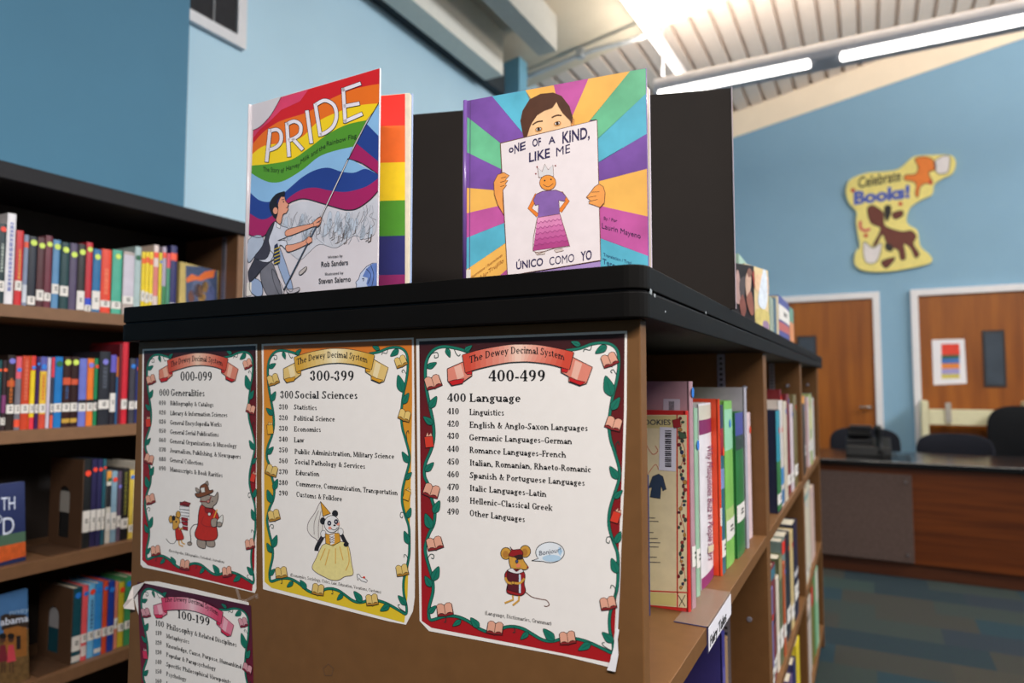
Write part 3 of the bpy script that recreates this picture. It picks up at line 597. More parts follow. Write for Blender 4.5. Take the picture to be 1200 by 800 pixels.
def poster(label, outline, quad, c_top, c_bot, pg, cv, cv2, band, band_mid, curl, title, big, head, rows, foot=None, cut=None, th=8.2):
    zs = [EP.at(*p) for p in outline]; cx = sum(p.x for p in zs) / len(zs); zb = min(p.z for p in zs)
    r = thing('poster', (cx, BY0 - .001, zb), label, 'poster', 'classification posters on the bookcase end')
    b = MB(); b.hull([EP.at(x, y, .0001) for x, y in outline], [EP.at(x, y, .0005) for x, y in outline], PAPER); b.build('sheet', r)
    A = Art(EP, .0006); H = homography(Q400, quad); A.map = H
    fade = ink_fade(c_top, c_bot)
    fr = [(491.6, 399.8), (732.3, 390.6), (731.5, 480), (728.5, 570), (724.5, 660), (720.5, 740), (715, 776), (660, 765), (600, 753), (506, 735), (494.6, 727), (493.4, 600)]
    A.poly('border', fr, fade, .4)
    V = smooth_line(VINE, 4)
    A.poly('border', V, PAPER, 1.2)
    A.line('border', V, 4.0, INK, 1.8, 0); A.line('border', V, 2.9, GREEN, 2.4, 0)
    for a, c in LEAVES: leaf(A, a, c)
    for c, d in OPENB: open_book(A, c, d, pg, cv)
    shut_book(A, (503.6, 517), -4, pg, cv2); shut_book(A, (722, 605), 22, pg, cv2)
    for c in CURLS: A.line('border', c, .9, mat((16, 54, 48), .5), 3)
    # ribbon
    for P in ([(525, 432), (543, 424), (554, 432.5), (554, 440), (541, 449), (530, 451.8), (525.5, 446)], [(672, 418.5), (695, 430), (688, 449), (680, 451.8), (667, 447), (667, 441), (658, 436), (658, 428)]):
        A.shape('ribbon', P, mat(mixc(band, band_mid, .45), .5), 5, .9, 0)
    for P in ([(533, 430), (541, 426.5), (545, 441), (537, 445)], [(675, 422), (683, 426), (677, 445), (670, 441)]):
        A.poly('ribbon', P, mat(mixc(band, band_mid, .8), .5), 5.5)
    for P in ([(526.5, 447), (533, 445), (545, 443.5), (543, 449), (531, 451.4)], [(668, 441.5), (676, 445), (687, 447.5), (681, 451.3), (668.5, 446.5)], [(546.5, 436.5), (554, 432), (554, 438.5), (548.5, 438.5)], [(658.5, 431), (667.5, 432.5), (665, 436.5), (659, 435.5)]):
        A.shape('ribbon', P, mat(curl, .5), 5.8, .6, 0)
    tp = smooth_line([(543, 416), (564, 410), (592, 405), (608, 403.8), (631, 404.5), (652, 408), (673, 412.6)], 4)
    bt = smooth_line([(546.5, 436.4), (564, 431), (592, 425), (608, 423.6), (622, 423.6), (645, 426.4), (668, 432.8)], 4)
    A.line('ribbon', tp + bt[::-1] + [tp[0]], 1.6, INK, 6.2, 0)
    n = len(tp)
    for i in range(n - 1):
        t = abs((i + .5) / (n - 1) - .5) * 2
        A.poly('ribbon', [tp[i], tp[i + 1], bt[i + 1], bt[i]], mat(mixc(band_mid, band, min(1, t * 1.15)), .5, .01), 6.6)
    A.map = None
    A.text('lettering', 'The Dewey Decimal System', title[0], title[1], th, INK, 7.2, mid=title[2], serif=.95)
    A.text('lettering', big[0], big[1], big[2], big[3], INK, 2, serif=1.02)
    for t, a, c, h in head: A.text('lettering', t, a, c, h, INK, 2, serif=1.05)
    for t, a, c, h in rows: A.text('lettering', t, a, c, h, INK, 2, serif=1.12)
    if foot: A.text('lettering', foot[0], foot[1], foot[2], foot[3], mat((50, 46, 46), .5), 2, serif=.9)
    return r, A
def rowset(pairs, h, nx):
    out = []
    for num, txt, ny, a, c in pairs:
        out.append((num, (nx[0], ny), (nx[1], ny + .2), h)); out.append((txt, a, c, h))
    return out
PINK = mat((226, 164, 140), .5); MAR = mat((134, 34, 34), .5); RED = mat((208, 56, 36), .5); TANP = mat((224, 190, 112), .5); TAND = mat((172, 122, 40), .5); ORG = mat((222, 162, 40), .5)
def F(*a): return a
# -- 400-499
out4 = [(488, 397), (735, 387.5), (734.5, 480), (731.2, 575), (727.5, 660), (724.5, 730), (721, 783), (660, 768), (600, 757), (503, 739), (492, 727), (490, 600)]
rows = rowset([('410', 'Linguistics', 485, (550.5, 486), (591, 486.8)), ('420', 'English & Anglo-Saxon Languages', 499.5, (550.5, 500.8), (689, 504.8)), ('430', 'Germanic Languages–German', 513.8, (550.5, 515.6), (671, 520.2)),
    ('440', 'Romance Languages–French', 529, (550.5, 530.3), (664, 536)), ('450', 'Italian, Romanian, Rhaeto-Romanic', 544, (551, 545.2), (693, 553.2)), ('460', 'Spanish & Portuguese Languages', 558.7, (551, 559.8), (685.5, 569)),
    ('470', 'Italic Languages–Latin', 573.5, (551, 574.8), (641, 582)), ('480', 'Hellenic–Classical Greek', 588, (551, 589.6), (648, 598.2)), ('490', 'Other Languages', 602.4, (551, 604), (615.5, 611.5))], 7.2, (524.5, 538.3))
r4, A = poster('maroon-bordered poster headed 400-499 Language, rightmost on the bookcase end', out4, Q400, (52, 18, 20), (168, 22, 28), PINK, MAR, RED, (206, 70, 50), (242, 208, 190), (196, 24, 28),
    [(551, 425.8), (662.5, 422.2), (608, 414.2)], ('400-499', (572.8, 446.5), (639, 446.6), 13.2), [('400', (524.5, 470.3), (546.5, 470.6), 9.8), ('Language', (550.5, 470.6), (610.5, 471), 9.8)], rows, ('(Language, Dictionaries, Grammar)', (569, 719.6), (646.5, 732.2), 4.6))
TAN = mat((206, 152, 62), .5, .08, 200); DRED = mat((150, 28, 32), .5, .05); DMAR = mat((88, 24, 34), .5)
I = 'mouse_picture'
A.line(I, [(616, 693), (624, 699), (634, 701.5), (641, 703), (644, 708), (641, 710), (638, 709.3)], 1.1, mat((110, 70, 60), .5), 2, 6)
for c in ((593.5, 648), (616, 645.5)): A.oval(I, c, 6.3, 7, TAN, 2, .8); A.oval(I, (c[0] - .5, c[1] + 1), 3.4, 4.2, mat((178, 120, 50), .5), 2.6, 0)
A.shape(I, [(598, 648), (606, 646), (612, 651), (615, 657), (619.5, 664), (616, 667), (609, 666), (603, 669), (599, 664), (597, 656)], TAN, 3.2, .8)
A.shape(I, [(597, 650), (600, 644), (598.5, 640), (602, 643.5), (610, 643), (613.5, 647), (612, 652), (604, 652)], DRED, 4.2, .6)
A.shape(I, [(603, 651), (612, 649), (613.5, 654), (608, 655), (605, 653)], mat((54, 30, 30), .5), 5, 0)
A.oval(I, (606.5, 657), 1.6, 2, mat((70, 76, 120), .4), 5, .5); A.oval(I, (608, 662), 2.6, 2.4, mat((226, 128, 92), .5), 4.4)
A.oval(I, (619.2, 664), 1.1, 1.2, MAR, 4.4)
A.shape(I, [(596, 667), (604, 666), (612, 667), (616, 673), (615, 683), (616.5, 692), (612, 697), (603, 696.5), (594.5, 693), (595.5, 682), (592, 674)], DRED, 3.6, .8)
A.shape(I, [(596, 668), (601, 665), (606, 669), (611, 666), (614, 669), (606, 671.5)], mat((222, 218, 220), .5), 4.6, .5)
A.shape(I, [(595.5, 669), (610.5, 672.5), (610.5, 694.5), (595.5, 690)], DMAR, 5.2, .6, 0)
A.poly(I, [(609, 672), (611.2, 672.8), (611.2, 694.3), (609, 693.8)], mat((196, 212, 226), .5), 5.8)
A.line(I, [(593, 676), (596, 681.5), (602, 683)], 2.6, TAN, 6.2); A.line(I, [(615.5, 677), (610, 682.5), (602, 682)], 2.6, TAN, 6.4); A.oval(I, (602, 682), 1.9, 1.7, TAN, 6.8, .4)
A.line(I, [(601.5, 697), (602, 702), (592, 706)], 2.2, TAN, 3.4, 0); A.line(I, [(609, 697.5), (608.5, 703), (601.5, 708.5)], 2.2, TAN, 3.4, 0)
B = 'speech_bubble'
pts = [(645 + 16.8 * math.cos(t), 646.8 + 12 * math.sin(t)) for t in (math.pi * (.80 + 1.86 * k / 22) for k in range(23))]
pts = [(623.5, 656.5)] + pts[0:]
A.shape(B, pts, mat((226, 230, 236), .5), 2, .8, 0); A.oval(B, (647, 653.5), 11, 4, mat((178, 204, 226), .5), 2.6); A.poly(B, [(655.5, 640), (660, 645), (657, 651), (654, 646)], mat((170, 200, 226), .5), 2.6)
A.text(B, 'Bonjour!', (632.5, 650.3), (658, 646), 5.2, mat((56, 64, 84), .5), 3.4, bold=0)
A.build(r4)
b = MB(); fl = [(722.6, 735.5), (726.8, 736.5), (725, 748), (725.8, 766), (722.3, 785.5), (712.5, 783.5), (716.5, 772), (720.4, 757)]
b.hull([EP.at(*p, .0028) for p in fl], [EP.at(*p, .0034) for p in fl], mat((236, 232, 236), .5)); b.hull([EP.at(*p, .0016) for p in ((726, 690), (728.6, 655), (726.6, 700), (724.8, 737), (722.8, 737))], [EP.at(*p, .0022) for p in ((726, 690), (728.6, 655), (726.6, 700), (724.8, 737), (722.8, 737))], mat((236, 232, 236), .5)); b.build('torn_flap', r4)
# -- 300-399
Q300 = [(306.8, 403), (485, 395.5), (479.5, 733), (308.5, 689)]
out3 = [(306.8, 403), (485, 395.5), (486, 500), (486.8, 600), (486.2, 700), (484, 716), (476, 731.6), (455, 727.5), (400, 713.5), (340, 698), (308.5, 690), (306.8, 560), (308, 470)]
rows = rowset([('310', 'Statistics', 479.3, (345, 479.5), (371.8, 480.4)), ('320', 'Political Science', 492, (344.8, 492.5), (392.9, 493.6)), ('330', 'Economics', 504.5, (345, 505.3), (376.5, 505.9)), ('340', 'Law', 517.2, (345, 518), (357, 518.3)),
    ('350', 'Public Administration, Military Science', 529.8, (345.7, 531.5), (462.5, 537.3)), ('360', 'Social Pathology & Services', 542.4, (346, 543.3), (428.3, 549)), ('370', 'Education', 555.3, (347, 556.2), (375, 557.9)),
    ('380', 'Commerce, Communication, Transportation', 568, (347.5, 569), (466.7, 580)), ('390', 'Customs & Folklore', 580.3, (348, 581.5), (401.3, 587.2))], 5.9, (327.5, 337.8))
r3, A = poster('orange-bordered poster headed 300-399 Social Sciences with a panda in a yellow gown', out3, Q300, (208, 112, 34), (222, 190, 40), TANP, TAND, ORG, (206, 156, 50), (242, 228, 196), (212, 150, 30),
    [(349, 427.8), (432, 425.4), (391, 419)], ('300-399', (363.8, 445.7), (415, 445.9), 11.6), [('300', (329, 466.5), (344.2, 466.7), 8.8), ('Social Sciences', (346.2, 466.6), (419.4, 467.2), 8.8)], rows, ('(Economics, Sociology, Civics, Law, Education, Vocations, Customs)', (341, 674.8), (447, 695), 3.7), None, 7.4)
YD = mat((212, 150, 40), .5); YS = mat((226, 210, 140), .5, .05, 200); WH = mat((230, 226, 226), .5); BK = mat((34, 30, 34), .5); VEIL = mat((224, 218, 212), .5)
I = 'panda_picture'; PU = mat((90, 66, 80), .5)
A.shape(I, [(376.5, 588), (370, 600), (362.5, 611), (361, 620), (365, 627), (371, 631), (374, 634), (378, 628), (379, 612), (380, 602)], VEIL, 2, .6, 4, PU)
for p in ([(374, 598), (369, 612), (369, 626)], [(377, 598), (374, 614), (374, 630)]): A.line(I, p, .5, PU, 2.8)
for p, q in (((379, 610), (3.4, 4.2)), ((393.3, 601.3), (3.6, 4))): A.oval(I, p, q[0], q[1], BK, 2.6)
A.oval(I, (389.6, 613.5), 8.8, 10, WH, 3.2, .6)
A.shape(I, [(376.5, 587), (379.5, 604.5), (384, 602.5), (388.3, 601)], YD, 4.2, .6, 0)
for p in ((386.8, 612.5), (394.8, 610.8)): A.oval(I, p, 2.4, 3, mat((52, 48, 66), .5), 4.2); A.oval(I, p, .7, .9, WH, 5)
A.oval(I, (393, 615), 1.4, 1, BK, 4.4); A.line(I, [(389, 619), (393, 620.5), (396.5, 617.5)], .6, BK, 4.4)
for p in ((387.5, 618.2), (397, 613.5)): A.oval(I, p, 2, 1.8, mat((226, 148, 130), .5), 4)
A.line(I, [(379, 628), (372.5, 640), (371.5, 645)], 5, BK, 2.4); A.line(I, [(401, 626), (405, 634), (408, 638)], 4.4, BK, 2.4); A.oval(I, (406.5, 637.5), 3, 2.6, BK, 4.6)
for p in ((379.8, 625), (400, 622.5)): A.oval(I, p, 3.2, 4.2, WH, 3.4, .5)
A.shape(I, [(381, 637), (376, 643), (371, 654), (366.5, 664), (371, 670), (380, 675), (389, 679), (398, 679), (405, 675), (414.5, 672.5), (413, 660), (410.8, 645), (408, 638), (400, 634)], YS, 3, .6, 4, PU)
for p in ([(382, 642), (376, 656)], [(387, 643), (382, 662)], [(394, 642), (394, 660)], [(399, 640), (403, 656)], [(408, 640), (410, 657), (406, 668)]): A.line(I, p, .8, YD, 3.8)
A.shape(I, [(382, 624.5), (387, 626), (394, 624), (398.5, 624.5), (400, 634), (391, 639), (382.5, 636)], YD, 4, .6, 0)
A.poly(I, [(387, 627), (393, 625), (393, 636), (388.5, 638)], WH, 4.8)
for k in range(3): A.line(I, [(387.2, 628 + 3 * k), (392.8, 630 + 2.6 * k)], .5, PU, 5.4, 0); A.line(I, [(392.8, 627 + 3 * k), (387.6, 630.5 + 2.6 * k)], .5, PU, 5.4, 0)
A.shape('slipper_picture', [(419, 672.5), (421, 672), (424, 676), (428, 677), (431.5, 680), (430, 682), (424, 680), (421, 676.5), (420.5, 679.5), (419.8, 679)], WH, 2, .6, 0); A.oval('slipper_picture', (427.3, 676), 1.5, 1.3, RED, 3)
A.build(r3)
# -- 000-099
Q000 = [(167.3, 409), (301.5, 403), (300, 695.5), (165.5, 663)]
out0 = [(167.3, 409), (301.5, 403), (300.8, 560), (300.4, 690), (299, 694.5), (250, 682.5), (200, 671), (168, 664.5), (165, 661), (166, 550)]
rows = rowset([('010', 'Bibliography & Catalogs', 474.3, (200, 474.6), (250.7, 476.6)), ('020', 'Library & Information Sciences', 485.5, (200, 486.2), (267, 488.6)), ('030', 'General Encyclopedia Works', 496.3, (200, 497.3), (260.3, 499.8)), ('050', 'General Serial Publications', 507, (200, 508.2), (257, 511.6)),
    ('060', 'General Organizations & Museology', 517.8, (199.8, 519), (278, 524.8)), ('070', 'Journalism, Publishing, & Newspapers', 529, (199.8, 530), (282.7, 537.3)), ('080', 'General Collections', 540.2, (199.8, 541), (238.8, 545.2)), ('090', 'Manuscripts & Book Rarities', 551, (199.8, 552), (261.4, 559.2))], 5.2, (187, 195))
r0, A = poster('maroon-bordered poster headed 000-099 Generalities with a rhino in a red coat', out0, Q000, (50, 16, 18), (172, 20, 26), PINK, MAR, RED, (196, 70, 48), (240, 202, 178), (192, 26, 28),
    [(201.3, 430.5), (262.3, 428.8), (231, 423.2)], ('000-099', (212.2, 445.8), (248.8, 446), 10.6), [('000', (187.5, 463.6), (199, 463.7), 7.9), ('Generalities', (201, 463.6), (240.2, 464.4), 7.9)], rows, ('(Encyclopedias, Bibliographies, Periodicals, Journalism)', (198.7, 646), (263.3, 659.6), 3.1), None, 6.6)
def k(x, y): return (190 + x / 7.28, 550 + y / 7.28)
A.map = lambda p: k(*p)
GR = mat((158, 142, 130), .5, .08, 200); RC = mat((186, 40, 26), .5, .08, 200); HB = mat((122, 70, 40), .5); I = 'rhino_picture'
A.line(I, [(310, 465), (270, 475), (245, 520), (250, 590), (245, 625)], 7, mat((90, 80, 76), .5), 2); A.oval(I, (240, 630), 20, 16, GR, 2, 4)
A.shape(I, [(310, 590), (370, 600), (378, 640), (370, 672), (330, 665), (305, 640)], GR, 2.4, 5); A.shape(I, [(385, 600), (440, 590), (458, 635), (440, 660), (390, 650)], GR, 2.4, 5)
A.shape(I, [(340, 300), (385, 320), (430, 325), (470, 360), (490, 410), (470, 470), (480, 560), (450, 600), (380, 605), (310, 590), (285, 545), (310, 470), (318, 370)], RC, 3, 6)
A.shape(I, [(335, 240), (380, 215), (425, 220), (455, 225), (480, 190), (486, 235), (470, 285), (445, 310), (440, 325), (400, 325), (370, 315), (345, 290)], GR, 3.6, 5)
A.shape(I, [(300, 190), (292, 155), (310, 160), (330, 185)], GR, 3.2, 4); A.shape(I, [(370, 125), (392, 95), (402, 130)], GR, 3.2, 4)
A.shape(I, [(288, 205), (330, 195), (330, 150), (355, 125), (380, 120), (400, 145), (410, 175), (440, 172), (438, 190), (400, 212), (350, 230), (310, 235)], HB, 4.4, 5)
A.shape(I, [(335, 155), (370, 150), (375, 190), (345, 195)], mat((224, 220, 214), .5), 5.2, 3, 0)
A.line(I, [(328, 268), (370, 272), (405, 270), (425, 228)], 8, MAR, 5); A.oval(I, (402, 270), 14, 14, mat((196, 120, 110), .5), 5.4, 4); A.oval(I, (437, 270), 4, 5, INK, 5)
A.shape(I, [(372, 320), (395, 335), (425, 330), (440, 350), (420, 385), (398, 365), (380, 365)], mat((150, 26, 24), .5), 4.6, 3); A.oval(I, (412, 378), 13, 13, mat((216, 226, 222), .5), 5.4, 3)
A.line(I, [(360, 400), (345, 460), (400, 485), (440, 480)], 4, MAR, 4.4); A.shape(I, [(428, 425), (470, 415), (480, 450), (465, 485), (430, 480)], GR, 5, 4)
A.shape(I, [(470, 450), (520, 385), (528, 420), (515, 465)], mat((222, 218, 212), .5), 4.6, 4); A.oval(I, (495, 465), 24, 20, GR, 5.2, 4); A.line(I, [(450, 412), (476, 338)], 9, mat((222, 160, 60), .5), 5.6, 0)
I = 'mouse_picture'
A.line(I, [(38, 588), (70, 625), (105, 628), (125, 600)], 5, mat((60, 56, 54), .5), 2)
for y, cc in ((275, DRED), (310, WH), (335, WH), (362, WH), (388, WH), (405, DRED), (440, DRED), (480, DRED)): A.shape(I, [(158 + (y > 390) * 14, y), (240 - (y > 390) * 14, y + 8), (238 - (y > 390) * 14, y + 38), (158 + (y > 390) * 14, y + 26)], cc, 3 + y * .002, 3, 0)
A.shape(I, [(158, 282), (200, 268), (252, 285), (240, 300), (200, 300)], MAR, 4.6, 3, 0)
A.shape(I, [(120, 490), (150, 485), (185, 555), (188, 590), (150, 600), (125, 590)], RC, 3, 4)
A.shape(I, [(95, 400), (140, 405), (160, 440), (150, 480), (125, 505), (100, 505), (98, 450)], TAN, 4.4, 4)
A.oval(I, (82, 422), 17, 32, TAN, 4.2, 4); A.oval(I, (145, 382), 20, 30, TAN, 4.4, 4); A.oval(I, (106, 412), 15, 22, BK, 5); A.oval(I, (128, 443), 6, 9, INK, 5.4)
A.oval(I, (168, 475), 18, 24, WH, 5, 3); A.line(I, [(150, 505), (185, 500)], 12, TAN, 5.2, 0)
A.line(I, [(148, 600), (152, 640), (185, 655)], 10, TAN, 3, 0); A.line(I, [(170, 595), (175, 622), (200, 635)], 10, TAN, 3, 0)
A.map = None; A.build(r0)
b = MB()
for P in ([(279, 688), (283, 702), (290, 703)], [(290, 703), (303, 696), (303, 700)]): b.tube([EP.at(*p, .003) for p in P], .0022, clear_plastic(), 6)
b.build('curled_tape', r0)
# -- 100-199
Q100 = [(159.3, 678.7), (296, 707.8), (301, 988), (170, 923)]
out1 = [(170, 681), (185, 681), (230, 690.5), (291.5, 705.5), (294.5, 752), (296, 800), (297, 995), (166, 935), (167.5, 800), (166.5, 740), (163.5, 722), (160, 712), (156.5, 698)]
rows = rowset([('110', 'Metaphysics', 743.6, (195.5, 746.8), (222.3, 753.9)), ('120', 'Knowledge, Cause, Purpose, Humankind', 754.8, (195.5, 757.6), (283.7, 783.2)), ('130', 'Popular & Parapsychology', 766, (195.5, 768.6), (253.5, 785.5)), ('140', 'Specific Philosophical Viewpoints', 777.4, (195.5, 780), (271, 801)),
    ('150', 'Psychology', 788.6, (195.5, 791.2), (219, 798)), ('160', 'Logic', 799.8, (195.5, 802.6), (208, 806)), ('170', 'Ethics', 811, (195.5, 814), (210, 818)), ('180', 'Ancient, Medieval, Oriental', 822, (195.5, 825), (256, 843)), ('190', 'Modern Western', 833, (195.5, 836), (235, 848))], 5.0, (182.9, 190))
rows += [('& Related Disciplines', (228.8, 744.2), (277.8, 757.6), 5.4)]
r1, A = poster('curling maroon-bordered poster headed 100-199 Philosophy, hung lowest on the bookcase end', out1, Q100, (72, 20, 42), (150, 20, 44), mat((210, 150, 160), .5), mat((132, 30, 52), .5), mat((206, 50, 88), .5), (206, 64, 100), (236, 196, 204), (206, 40, 78),
    [(194.2, 705), (257.2, 721), (227, 706.5)], ('100-199', (208.8, 723.6), (246.2, 733), 9.6), [('100', (183, 732.6), (192.8, 734.6), 6.6), ('Philosophy', (195.8, 736.3), (227.2, 744), 6.6)], rows, None, None, 6.0)
A.build(r1)
b = MB(); fl = [(172, 681), (158, 686), (154.5, 692), (156, 701), (151.5, 707), (152.5, 710.5), (160, 713.5), (158.5, 700)]
b.hull([EP.at(*p, .010 if i in (3, 4, 5) else .003) for i, p in enumerate(fl)], [EP.at(*p, .0106 if i in (3, 4, 5) else .0036) for i, p in enumerate(fl)], mat((222, 212, 208), .5)); b.build('curled_corner', r1)
# ------------------------------------------------------------------ tall bookcase against the left wall
LX, LY0, LY1 = -2.0, .74, 1.668
LZ = [1.455, 1.12, .765, .445, .11]
lc = thing('bookcase', (-2.15, 1.2, 0), 'tall tan bookcase with dark top and five shelves against the teal wall', 'bookcase')
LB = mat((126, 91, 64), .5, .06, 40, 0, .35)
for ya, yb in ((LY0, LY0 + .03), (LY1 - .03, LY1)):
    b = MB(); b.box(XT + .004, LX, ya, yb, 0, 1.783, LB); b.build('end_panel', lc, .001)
b = MB(); b.box(XT + .004, XT + .012, LY0 + .03, LY1 - .03, 0, 1.783, mat((40, 32, 28), .6, .06)); b.build('back_panel', lc)  # near-black back carries the shade of the shelf interior in its colour
b = MB(); b.box(XT + .004, LX + .012, LY0 - .01, LY1 + .01, 1.783, 1.83, mat((23, 21, 26), .55, .08, 25, 0, .2)); b.build('top', lc, .003)
for z in LZ:
    b = MB(); b.box(XT + .013, LX, LY0 + .031, LY1 - .031, z - .034, z, LB); b.build('shelf', lc, .001)
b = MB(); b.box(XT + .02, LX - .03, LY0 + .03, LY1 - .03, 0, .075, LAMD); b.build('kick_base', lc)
for z0, z1 in zip([z + .002 for z in LZ], [1.78] + [z - .036 for z in LZ[:-1]]): standard(LX - .07, LY1 - .03, -1, z0, z1, lc)
# ------------------------------------------------------------------ shelved books, each with its own cover, pages and marks
ORD = 'first second third fourth fifth sixth seventh eighth ninth tenth eleventh twelfth thirteenth fourteenth fifteenth sixteenth seventeenth eighteenth nineteenth twentieth twenty-first twenty-second twenty-third twenty-fourth twenty-fifth twenty-sixth'.split()
PAGES = mat((222, 210, 188), .8, .05, 90); LABEL = mat((226, 220, 214), .5, .02)
DOT = dict(red=(236, 66, 40), lime=(206, 226, 92), blue=(40, 122, 214), lilac=(122, 118, 206), green=(20, 96, 60), orange=(240, 90, 40))
def book(x, y0, y1, z, h, w, col, label, group, bands=(), dot=None, dotz=.86, lab=None, title=None, side=None, turn=1, lab_col=None):
    """spine at plane x facing +X; y0..y1 thickness; cover reaches back to x - w"""
    t = min(.003, (y1 - y0) * .2); r = thing('book', (x - w / 2, (y0 + y1) / 2, z), label, 'book', group)
    m = mat(col, .35, .08, 30); b = MB()
    b.box(x - w, x - .004, y0, y0 + t, z, z + h, m); b.box(x - w, x - .004, y1 - t, y1, z, z + h, m)
    ym = (y0 + y1) / 2; n = 5; sp = []
    for i in range(n + 1):
        q = -1 + 2 * i / n; sp.append((x - .004 + .004 * math.sqrt(max(0, 1 - q * q * .85)), ym + q * (y1 - y0) / 2))
    sp += [(x - .0055, y1), (x - .0055, y0)]
    b.hull([(a, c, z) for a, c in sp], [(a, c, z + h) for a, c in sp], m); b.build('cover', r)
    b = MB(); b.box(x - w + .004, x - .006, y0 + t, y1 - t, z + .003, z + h - .004, PAGES); b.build('pages', r)
    def strip(name, za, zb, c, e=.0003, f0=0.0, f1=1.0):
        bb = MB(); N = 6; P = []
        for i in range(N + 1):
            u = f0 + (f1 - f0) * i / N; q = -1 + 2 * u; P.append((x - .004 + .004 * math.sqrt(max(0, 1 - q * q * .85)) + e, ym + q * (y1 - y0) / 2 * .998))
        for (a, cc), (d, g) in zip(P, P[1:]): bb.face([(a, cc, z + za * h), (d, g, z + za * h), (d, g, z + zb * h), (a, cc, z + zb * h)], c)
        return bb.build(name, r)
    for k_, (za, zb, c) in enumerate(bands): strip('spine_band', za, zb, mat(c, .4, .08), .0003)
    if title:
        bb = MB(); za, zb, c = title; zz = za; rr = random.Random(int(y0 * 1e5)); mm = mat(c, .4)
        while zz < zb:
            dz = rr.uniform(.02, .05); q0, q1 = (.34, .66)
            for s_ in (-.17, .03): bb.face([(x + .0006, ym + (y1 - y0) * s_, z + zz * h), (x + .0006, ym + (y1 - y0) * (s_ + .13), z + zz * h), (x + .0006, ym + (y1 - y0) * (s_ + .13), z + min(zb, zz + dz) * h), (x + .0006, ym + (y1 - y0) * s_, z + min(zb, zz + dz) * h)], mm)
            zz += dz + .012
        bb.build('spine_title', r)
    if lab: strip('call_number_label', lab[0], lab[1], lab_col or LABEL, .0008)
    if lab:
        bb = MB(); zc = z + h * (lab[0] + lab[1]) / 2
        for dz in (.003, -.004): bb.face([(x + .0013, ym - (y1 - y0) * .16, zc + dz), (x + .0013, ym + (y1 - y0) * .16, zc + dz), (x + .0013, ym + (y1 - y0) * .16, zc + dz + .0035), (x + .0013, ym - (y1 - y0) * .16, zc + dz + .0035)], INK)
        bb.build('call_number', r)
    if dot:
        rad = min(.0085, (y1 - y0) * .42); bb = MB()
        bb.face([(x + .0012, ym + rad * math.cos(t_), z + dotz * h + rad * math.sin(t_)) for t_ in (2 * math.pi * i / 14 for i in range(14))], mat(DOT[dot], .5)); bb.build('dot_sticker', r)
    if side:      # print on the front cover that faces the camera
        bb = MB(); bb.box(x - w + .002, x - .006, y0 - .0006, y0 - .0001, z + side[0] * h, z + side[1] * h, mat(side[2], .4)); bb.build('cover_print', r)
    return r
def left_row(z, where, group, spec, depth=.0):
    for i, s in enumerate(spec):
        xa, xb, yt, col, desc = s[:5]; o = s[5] if len(s) > 5 else {}
        rr = random.Random(i * 7 + int(z * 100)); X = LX - .022 - rr.uniform(0, .008) - depth - o.pop('back', 0)
        ym = 400 - 0
        y0 = onX(xa, yt + 20, X).y + .0004; y1 = onX(xb, yt + 20, X).y - .0004
        h = onX((xa + xb) / 2, yt, X).z - z
        book(X, y0, y1, z + .0003, h, min(.21, h * .66), col, '%s, %s, %s' % (desc, ORD[i] + ' from left', where), group, **o)
